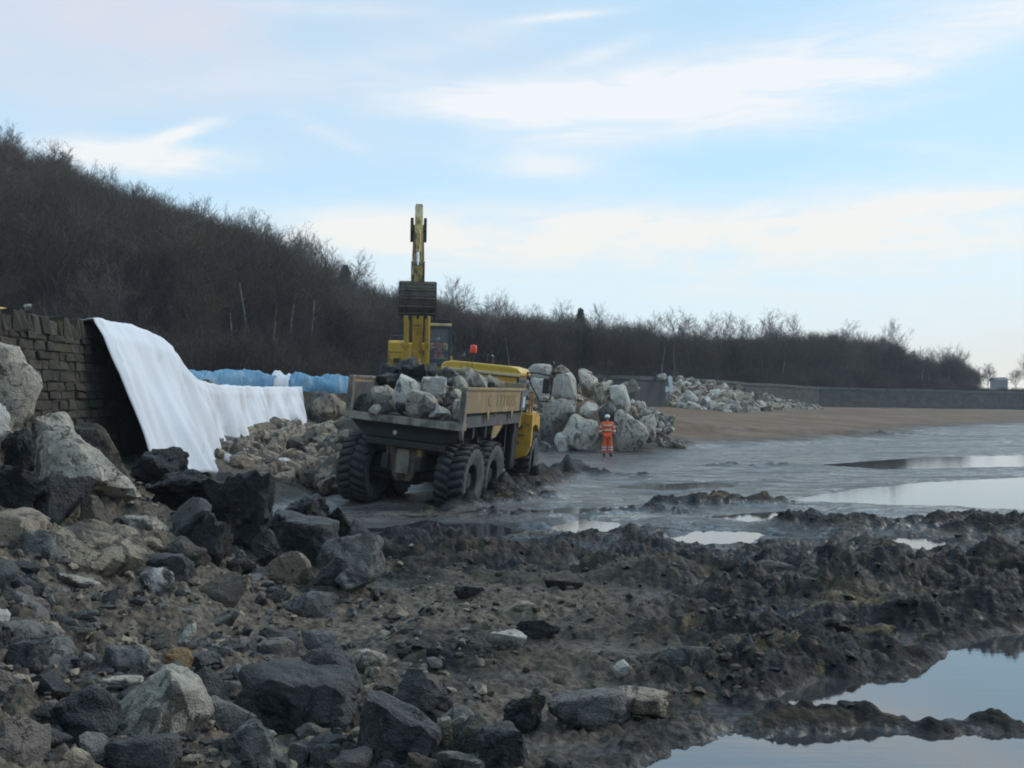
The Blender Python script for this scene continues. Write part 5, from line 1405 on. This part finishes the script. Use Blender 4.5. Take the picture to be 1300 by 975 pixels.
for s in (1, -1):
    c = MB().prism([(s * .70, 2.42), (s * 1.64, 2.38), (s * 1.66, 1.45), (s * 1.55, 1.15), (s * .70, .78)], 5.02, 5.20, 'y'); fp = part(c, 'step_panel', 'yellow_paint', bevel=.03)
    if s > 0:
        for z, w in ((1.98, .56), (1.52, .50), (1.14, .30)): MB().box((.72 + w / 2 + .1, 5.0, z), (w, .06, .10)).build('step_slot', MAT['chassis_tan'], fp, .01)
        MB().box((1.08, 4.99, 1.76), (.72, .05, .06)).build('step_tread', MAT['yellow_muddy'], fp, .01)
        part(MB().box((.86, 5.0, 2.55), (.36, .25, .62)), 'air_box', 'cream_panel', bevel=.06)
        part(MB().box((1.22, 5.15, 2.52), (.42, .10, .20)), 'step_light_box', 'plate_grey')
        for x in (1.47, 1.55): part(MB().tube([(x, 5.25, 2.35), (x, 5.25, 3.02)], .028, 8), 'handrail', 'orange_steel', bevel=0)
        part(MB().tube([(1.47, 5.25, 3.02), (1.55, 5.25, 3.02)], .03, 8), 'rail_top', 'orange_steel', bevel=0)
        part(MB().tube([(1.10, 5.5, 2.62), (1.5, 5.28, 2.62)], .022, 8), 'grab_bar', 'black_plastic', bevel=0)
        c = MB(); c.tube([(1.12, 5.9, 3.56), (1.45, 6.0, 3.58), (1.88, 6.15, 3.54), (1.95, 6.17, 3.46), (1.93, 6.17, 2.85), (1.86, 6.15, 2.76), (1.60, 6.05, 2.74)], .022, 8, True); c.tube([(1.20, 5.92, 3.55), (1.36, 5.95, 3.2), (1.60, 6.03, 2.80)], .024, 8)
        mf = part(c, 'mirror_frame', 'black_plastic', bevel=0)
        MB().box((1.78, 6.12, 3.22), (.20, .09, .46)).build('mirror', MAT['black_plastic'], mf, .03); MB().box((1.78, 6.068, 3.22), (.16, .012, .40)).build('mirror_glass', MAT['mirror_glass'], mf, .003); MB().lathe([(0, -.03), (.07, -.03), (.08, .02), (0, .03)], (1.79, 6.10, 2.84), 'y', 14).build('side_lamp', MAT['chrome'], mf)
    c = MB(); pts = [(5.2, 2.0), (5.3, 1.95), (5.45, 1.75), (5.75, 1.95), (6.25, 2.02), (6.75, 1.95), (7.05, 1.75), (7.2, 1.95), (7.0, 2.25), (6.25, 2.42), (5.2, 2.42)]
    c.prism(pts, s * .95, s * 1.56, 'x'); part(c, 'front_fender', 'yellow_paint', bevel=.02)
    part(MB().box((s * 1.0, 3.62, 1.65), (.5, .08, 1.5)), 'mudguard', 'black_plastic')
    part(MB().box((s * .95, 4.45, 1.55), (.7, .5, 1.5)), 'side_tank', 'black_plastic', bevel=.06)
c = MB().tube([(-.47, 5.7, 3.68), (-.47, 5.7, 4.02)], .035, 8); bp_ = part(c, 'beacon_pole', 'chassis_dark', bevel=0)
MB().lathe([(0, 4.0), (.10, 4.0), (.11, 4.04), (.10, 4.20), (.07, 4.23), (0, 4.24)], (-.47, 5.7, 0), 'z', 16).build('beacon', MAT['red_plastic'], bp_, smooth=True)
part(MB().lathe([(0, 3.66), (.11, 3.66), (.12, 3.72), (.11, 3.96), (.08, 4.0), (0, 4.0)], (-.05, 6.3, 0), 'z', 16), 'exhaust', 'black_plastic', bevel=0)
# the front unit is steered a little to the left about the hitch
HITCH = Matrix.Translation((0, 4.4, 0)) @ Matrix.Rotation(R(6), 4, 'Z') @ Matrix.Translation((0, -4.4, 0))
for o in list(truck.children):
    if o.name.split('.')[0] in ('cab', 'engine_hood', 'step_panel', 'air_box', 'step_light_box', 'handrail', 'rail_top', 'grab_bar', 'mirror_frame', 'front_fender', 'beacon_pole', 'exhaust') or (o.name.startswith('wheel') and o.location.y > 5):
        M_ = HITCH @ Matrix.LocRotScale(o.location, o.rotation_euler, o.scale); o.location = M_.to_translation(); o.rotation_euler = M_.to_euler()
# the load: every rock its own thing, piled in the body
LOAD = [(499, 536, 480, 523, 'w', 'tall pale slab standing in the middle of the lorry load', 24.0, dict(tilt=.35, block=.4)), (467, 504, 489, 518, 'p', 'pale rock left of the tall pale slab in the lorry load', 24.3, {}),
        (449, 476, 499, 524, 'g', 'grey rock near the left corner of the lorry tailboard', 24.1, {}), (535, 567, 478, 503, 'w', 'white boulder right of the tall pale slab in the lorry load', 24.3, dict(block=.3)),
        (516, 560, 495, 530, 'p', 'large pale rock at the tailboard in front of the white boulder', 23.6, {}), (542, 569, 513, 531, 'w', 'pale rock at the right end of the tailboard', 23.45, {}),
        (508, 543, 463, 492, 'm', 'black lump on top of the lorry load behind the tall pale slab', 25.6, {}), (483, 512, 461, 481, 'm', 'black lump at the upper left of the lorry load', 26.0, {}),
        (502, 530, 451, 474, 'd', 'dark grey rock at the very top of the lorry load', 26.4, dict(tilt=.3)), (474, 512, 473, 494, 'm', 'dark rock on the left slope of the lorry load', 25.3, {}),
        (538, 556, 461, 480, 'd', 'small dark rock below the digger cab on the lorry load', 26.2, {}), (568, 594, 477, 495, 'p', 'pale rock along the right wall of the lorry body', 25.2, {}),
        (590, 618, 473, 496, 'p', 'pale grey rock along the right wall near the cab', 26.4, {}), (612, 640, 475, 498, 't', 'tan rock at the front of the load against the headboard', 27.2, {}),
        (556, 586, 466, 484, 'g', 'grey rock behind the white boulder in the lorry load', 25.8, {}), (582, 606, 466, 480, 't', 'small tan rock at the back of the load below the cab roof', 27.0, {}),
        (468, 486, 513, 525, 'p', 'small pale stone on the lorry tailboard', 23.7, {}), (563, 578, 497, 514, 'd', 'dark rock between the white boulder and the right wall', 24.3, {}),
        (484, 500, 508, 524, 'd', 'small dark stone at the foot of the tall pale slab', 23.7, {})]
for (a, b2, e, f_, k, lab, d, kw) in LOAD: boulder(a, b2, e, f_, k, lab, d, sub=3, depth=1.1, **kw)
TM = Matrix.Translation((-2.55, 24.5, -.10)) @ Matrix.Rotation(TRUCK_YAW, 4, 'Z') @ Matrix.Rotation(TRUCK_ROLL, 4, 'Y')
for i in range(70):
    lx, ly = RNG.uniform(-1.2, 1.2), RNG.uniform(-.62, 4.0); lz = 2.42 + RNG.random() * (.25 + .5 * (1 - abs(lx) / 1.3)) * min(1, (ly + .6) / 1.6)
    k = RNG.choice('tdpgp'); nm = {'t': 'tan', 'd': 'dark', 'm': 'black', 'g': 'grey', 'p': 'pale'}[k]
    copy_rock(TM @ Vector((lx, ly, lz)), RNG.uniform(.3, .55), k, nm + ' rock lying lower in the lorry load', nm + ' rocks low in the lorry load')

# ------------------------------------------------------------------ tracked digger facing the camera, bucket raised
DX, DY = (531 - 650) * 50 / FPX, 50.0
dg = empty('digger', (DX, DY, ground_z(DX, DY) - .02), (0, R(1.0), R(5)))
dz0 = dg.location.z
tag(dg, 'yellow tracked digger facing the camera with its arm raised and bucket curled, behind the lorry', 'digger')
S = 2.8 - dz0
def dp(mb, name, m, par=dg, bevel=.02, smooth=False): return mb.build(name, MAT[m], par, bevel, smooth)
for s in (-1, 1):
    out = [(-2.0, .45), (-1.75, .12), (-1.4, .0), (1.4, .0), (1.75, .12), (2.0, .45), (1.8, .85), (1.5, .95), (-1.5, .95), (-1.8, .85)]
    tr = dp(MB().prism(out, s * 1.28 - .3, s * 1.28 + .3, 'x'), 'track', 'chassis_dark')
    for k in range(9): MB().box((s * 1.28, -1.6 + .4 * k, .96), (.62, .10, .05)).build('track_shoe', MAT['bucket_steel'], tr)
dp(MB().box((0, 0, .62), (1.9, 2.2, .5)), 'track_frame', 'chassis_dark'); dp(MB().lathe([(0, .85), (.7, .85), (.7, 1.12), (0, 1.12)], (0, 0, 0), 'z', 24), 'slew_ring', 'chassis_dark')
dp(MB().box((0, .9, 1.45), (2.9, 3.4, .62)), 'house', 'excavator_yellow', bevel=.06)
hl = dp(MB().prism([(-.80, 1.15), (.9, 1.15), (.9, 2.62), (-.60, 2.62), (-.80, 2.5)], -1.52, -.66, 'x'), 'side_housing', 'excavator_yellow', bevel=.05)
MB().box((-1.1, -.80, 1.62), (.28, .04, .20)).build('vent', MAT['chassis_dark'], hl); MB().tube([(-1.4, -.55, 2.64), (-1.4, -.55, 2.86), (-.8, -.55, 2.86), (-.8, -.55, 2.64)], .02, 8).build('handrail', MAT['plate_grey'], hl); MB().box((-1.08, -.815, 2.02), (.82, .012, .03)).build('panel_seam', MAT['chassis_tan'], hl)
dp(MB().prism([(1.0, 1.2), (2.7, 1.2), (2.9, 1.6), (2.8, 2.6), (1.0, 2.6)], -1.45, 1.45, 'x'), 'counterweight', 'excavator_yellow', bevel=.08)
dp(MB().box((-.10, -.65, 1.7), (.95, .7, .9)), 'boom_mount', 'excavator_worn', bevel=.04)
# boom, stick, rams, bucket
bm_ = dp(MB().prism([(-.45, 1.55), (-.95, 1.6), (-1.75, 3.9), (-2.15, 5.0), (-4.30, 7.05), (-4.75, 7.45), (-4.45, 7.75), (-4.05, 7.55), (-1.60, 5.75), (-1.05, 4.6), (-.45, 2.0)], -.34, .16, 'x'), 'boom', 'excavator_yellow', bevel=.03)
MB().box((-.09, -1.0, 2.15), (.16, .14, .16)).build('boom_pin', MAT['chassis_dark'], bm_); MB().box((-.09, -1.68, 3.3), (.36, .03, .05), (R(-18), 0, 0)).build('weld_seam', MAT['chassis_tan'], bm_)
for x in (-.62, .40):
    ram = dp(MB().tube([(x, -1.0, 1.35), (x, -1.85, 3.75)], .125, 14), 'boom_ram', 'excavator_yellow', bevel=0); MB().tube([(x, -1.84, 3.72), (x, -2.0, 4.2)], .07, 12).build('ram_rod', MAT['chrome'], ram); MB().lathe([(0, -.06), (.11, -.06), (.11, .06), (0, .06)], (x, -1.86, 3.78), 'z', 12).build('ram_collar', MAT['label_white'], ram)
for s in (-1, 1):
    dp(MB().prism([(-4.3, 6.95), (-4.75, 6.9), (-4.95, 7.4), (-4.8, 8.0), (-4.5, 7.95), (-4.1, 7.3)], -.09 + s * .30 - .07, -.09 + s * .30 + .07, 'x'), 'boom_fork', 'chassis_dark')
st = dp(MB().prism([(-4.35, 8.62), (-4.62, 8.62), (-5.05, 7.5), (-5.15, 6.4), (-5.10, 5.05), (-4.80, 5.05), (-4.62, 6.6), (-4.40, 7.6)], -.26, .10, 'x'), 'stick', 'excavator_worn', bevel=.025)
MB().prism([(-4.33, 8.66), (-4.66, 8.66), (-4.90, 7.85), (-4.5, 7.80)], -.235, .075, 'x').build('stick_end', MAT['cream_panel'], st, .02)
br = dp(MB().tube([(-.08, -5.32, 7.35), (-.08, -5.42, 6.35)], .10, 12), 'bucket_ram', 'excavator_worn', bevel=0); MB().tube([(-.08, -5.42, 6.35), (-.08, -5.46, 5.75)], .055, 10).build('ram_rod', MAT['chrome'], br)
for s in (-1, 1):
    dp(MB().box((-.08 + s * .27, -5.32, 5.45), (.07, .16, 1.0), (R(8), 0, 0)), 'bucket_link', 'bucket_steel'); dp(MB().tube([(-.08 + s * .22, -5.0, 7.3), (-.08 + s * .26, -5.2, 6.0)], .02, 6), 'hose', 'plate_grey', bevel=0)
dp(MB().box((-.08, -5.38, 5.80), (.60, .14, .10)), 'link_pin', 'plate_grey')
# bucket: curled, its ribbed back to the camera
prof = [(-4.95, 5.05), (-5.35, 5.02), (-5.62, 4.75), (-5.70, 4.35), (-5.60, 3.95), (-5.30, 3.62), (-4.85, 3.52)]
inn = [(y + .06, z - .05 + .02 * k) for k, (y, z) in enumerate(prof)][::-1]
bk = dp(MB().prism(prof + inn, -.90, .74, 'x'), 'bucket', 'bucket_steel', bevel=.015)
for x in (-.92, .74): MB().prism(prof + [(-4.0, 3.6), (-4.1, 4.9)], x, x + .04, 'x').build('bucket_side', MAT['bucket_steel'], bk, .008)
for k in range(6):
    t = .5 + k * .92; i = int(t); f_ = t - i; y = prof[i][0] * (1 - f_) + prof[i + 1][0] * f_; z = prof[i][1] * (1 - f_) + prof[i + 1][1] * f_
    MB().box((-.08, y - .02, z), (1.62, .06, .055)).build('wear_strip', MAT['excavator_worn'] if k == 0 else MAT['chassis_tan'], bk, .01)
for k in range(5): MB().prism([(-5.25, 3.62), (-4.85, 3.50), (-4.75, 3.38), (-5.1, 3.42)], -.85 + k * .37, -.73 + k * .37, 'x').build('tooth', MAT['bucket_steel'], bk, .01)
for s in (-1, 1): MB().prism([(-4.9, 5.0), (-5.4, 5.0), (-5.25, 5.35), (-4.95, 5.35)], -.08 + s * .22 - .03, -.08 + s * .22 + .03, 'x').build('bucket_ear', MAT['bucket_steel'], bk, .01)
# cab with its operator
cx0, cx1, cy0, cy1, z0, z1 = .42, 1.56, -1.05, .75, 1.42, 3.36
cb = dp(MB().box(((cx0 + cx1) / 2, (cy0 + cy1) / 2, z0 + .06), (cx1 - cx0, cy1 - cy0, .14)), 'cab', 'cab_frame')
for x in (cx0 + .05, cx1 - .05):
    for y in (cy0 + .05, cy1 - .05): MB().box((x, y, (z0 + z1) / 2 + .05), (.14, .12, z1 - z0 - .15)).build('cab_pillar', MAT['cab_frame'], cb, .01)
for z_, h_ in ((z0 + .20, .22), (z1 - .10, .16)): MB().box(((cx0 + cx1) / 2, cy0 + .06, z_), (cx1 - cx0 - .2, .06, h_)).build('cab_rail', MAT['cab_frame'], cb, .01)
MB().box(((cx0 + cx1) / 2, cy0 + .03, 2.02), (cx1 - cx0 - .2, .04, .035)).build('window_bar', MAT['cab_frame'], cb); MB().box(((cx0 + cx1) / 2, cy1 - .05, 1.85), (cx1 - cx0 - .2, .05, .8)).build('rear_panel', MAT['cab_frame'], cb)
MB().box(((cx0 + cx1) / 2, (cy0 + cy1) / 2, z1 + .05), (cx1 - cx0 + .06, cy1 - cy0 + .06, .14)).build('cab_roof', MAT['cream_panel'], cb, .04); MB().box(((cx0 + cx1) / 2 + .06, cy0 + .3, z1 + .24), (.98, .5, .20)).build('roof_guard', MAT['black_plastic'], cb, .03)
g_ = MB().box(((cx0 + cx1) / 2, cy0 + .05, (z0 + z1) / 2), (cx1 - cx0 - .2, .012, z1 - z0 - .2)).build('windscreen', MAT['glass'], cb)
for x in (cx0 + .04, cx1 - .04): MB().box((x, (cy0 + cy1) / 2, 2.6), (.012, cy1 - cy0 - .2, 1.3)).build('side_glass', MAT['glass'], cb)
MB().box(((cx0 + cx1) / 2, .32, 1.75), (.5, .5, .5)).build('seat', MAT['black_plastic'], cb, .05); MB().box(((cx0 + cx1) / 2, .55, 2.25), (.46, .14, .8)).build('seat_back', MAT['black_plastic'], cb, .05)
for x in (.40, 1.60): dp(MB().box((x, -1.12, 1.62), (.10, .1, .5)), 'cab_guard', 'excavator_yellow')
dp(MB().tube([(-1.45, -.6, 2.6), (-1.62, -.7, 3.05), (-1.62, -.7, 3.6)], .015, 6), 'aerial', 'black_plastic', bevel=0); dp(MB().box((1.72, -1.0, 2.75), (.10, .06, .34)), 'mirror', 'black_plastic')
SIT = dict(pelvis=(0, .05, .05), waist=(0, .06, .18), chest=(0, .03, .42), neck=(0, 0, .58), head=(0, -.02, .71), shl=(-.19, .02, .50), shr=(.19, .02, .50), ell=(-.27, -.10, .26), elr=(.27, -.10, .26), wrl=(-.23, -.36, .24), wrr=(.23, -.36, .24),
           hil=(-.10, 0, .05), hir=(.10, 0, .05), knl=(-.14, -.44, .08), knr=(.14, -.44, .08), anl=(-.14, -.50, -.34), anr=(.14, -.50, -.34), tol=(-.15, -.66, -.38), tor=(.15, -.66, -.38))
lp = Matrix.Translation(dg.location) @ Matrix.Rotation(R(5), 4, 'Z') @ Vector(((cx0 + cx1) / 2, .22, 1.98))
person(lp, R(5), 'operator in an orange jacket sitting behind the windscreen of the digger cab', SIT, seated=True)
# yellow machine parked behind the stone wall: only its top shows
def parked():
    p = at(3, 388, 19.5); r = empty('parked_machine', (p.x - .35, p.y, 2.75)); tag(r, 'yellow machine behind the stone wall at the left edge, only its rounded top showing', 'machine')
    c = MB().prism([(-.9, .3), (.55, .3), (.62, 1.25), (.45, 1.55), (.15, 1.68), (-.9, 1.70)], -.7, .7, 'y'); c.build('hood', MAT['excavator_yellow'], r, .06)
    MB().tube([(.0, -.5, 1.66), (.35, -.5, 1.66), (.52, -.5, 1.45)], .03, 8).build('rail', MAT['excavator_worn'], r); MB().box((.70, -.2, 1.05), (.3, .9, .5)).build('step', MAT['excavator_worn'], r, .05); MB().box((0, 0, .3), (1.6, 1.2, .5)).build('chassis', MAT['chassis_dark'], r, .03)
    for y in (-.65, .65):
        for x in (-.55, .55): MB().lathe([(.0, -.14), (.33, -.14), (.40, -.10), (.40, .10), (.33, .14), (0, .14)], (x, y, .4), 'y', 20).build('wheel', MAT['tyre_rubber'], r)
parked()

# ------------------------------------------------------------------ repeats: the largest become boulders of their own, the rest one mass of rubble
def flush_rocks(limit):
    import re
    labs = [r[2] for r in REFS]
    def short(lab):
        w = lab.split(); stop = {'cut', 'in', 'at', 'below', 'under', 'above', 'with', 'against', 'lying', 'standing', 'tucked', 'beneath', 'between', 'jutting', 'propped', 'amid', 'crossed', 'left', 'right', 'coated', 'just',
                                 'behind', 'sloping', 'half', 'high', 'low', 'near', 'directly', 'beside', 'on', 'by', 'alone', 'leaning', 'sunk', 'along', 'seen', 'of', 'from', 'and', 'the', 'a', 'its', 'to'}
        for n in range(2, 10):
            if n < len(w) and (w[n] not in stop or w[n - 1] in stop): continue
            t = ' '.join(w[:n])
            if sum(q.startswith(t) for q in labs) == 1: return t
        return None
    S_ = [(r[0], r[1], short(r[2])) for r in REFS]; S_ = [r for r in S_ if r[2]]
    used = set(labs)
    P = sorted(PENDING, key=lambda q: -q[1] / q[0].y)
    W_ = {'d': 'dark', 'm': 'black', 'g': 'grey', 'b': 'brown', 't': 'tan', 'k': 'pinkish', 'p': 'pale', 'w': 'white', 'o': 'ochre'}
    for loc, s, kind, label, group in P[:limit]:
        o = link_mesh('boulder', RNG.choice(variants(kind)))
        o.location = loc; o.scale = (s * RNG.uniform(.85, 1.3), s * RNG.uniform(.8, 1.15), s * RNG.uniform(.6, .9))
        o.rotation_euler = (RNG.uniform(-.5, .5), RNG.uniform(-.5, .5), RNG.uniform(0, 6.28))
        x, y = to_px(loc); best = None
        for rx, ry, t in sorted(S_, key=lambda r: math.hypot(r[0] - x, r[1] - y))[:8]:
            dx, dy = x - rx, y - ry
            if math.hypot(dx, dy) > 110: break
            rel = ('left of' if dx < 0 else 'right of') if abs(dx) > abs(dy) else ('above' if dy < 0 else 'below')
            for pre in ('just ' if math.hypot(dx, dy) < 40 else 'a little ',):
                lab = f"{SIZEW(s * FPX / loc.y)} {W_[kind]} rock {pre}{rel} the {t}"
                if lab not in used and len(lab.split()) <= 16: best = lab; break
            if best: break
        if best: used.add(best); tag(o, best, 'boulder', group)
        else: tag(o, label, 'boulder', group)
    rest = P[limit:]
    T = [rock_verts(8800 + i, 2, nplanes=11) for i in range(8)]; rg = np.random.default_rng(77)
    V = []; F = []; M = []; b0 = 0; kinds = sorted(KIND)
    for loc, s, kind, label, group in rest:
        v, f = T[rg.integers(8)]; a = rg.uniform(0, 6.28, 3); m = np.array(Euler(a).to_matrix())
        w = (v * s * rg.uniform(.75, 1.25, 3)) @ m.T + np.array(loc); V.append(w); F.append(f + b0); M.append(np.full(len(f), kinds.index(kind))); b0 += len(v)
    me = np_mesh('rubble', np.concatenate(V), np.concatenate(F))
    for k in kinds: me.materials.append(MAT[KIND[k]])
    me.polygons.foreach_set('material_index', np.concatenate(M).astype(np.int32)); flat_shade(me, 38)
    tag(link_mesh('rubble', me), kind='stuff')
flush_rocks(300 - sum(1 for o in bpy.data.objects if o.name.split('.')[0] == 'boulder'))

# ------------------------------------------------------------------ the damp air
def haze():
    h = MB().box((0, 0, 31), (1420, 1420, 68)).build('haze', None); tag(h, kind='stuff')
    m = bpy.data.materials.new('haze'); m.use_nodes = True; n = NT(m.node_tree); n.n.clear()
    v = n.node('ShaderNodeVolumePrincipled'); v.inputs['Density'].default_value = .00045; v.inputs['Color'].default_value = (.86, .91, 1, 1)
    out = n.node('ShaderNodeOutputMaterial'); n.link(v.outputs[0], out.inputs['Volume']); h.data.materials.append(m)
haze()
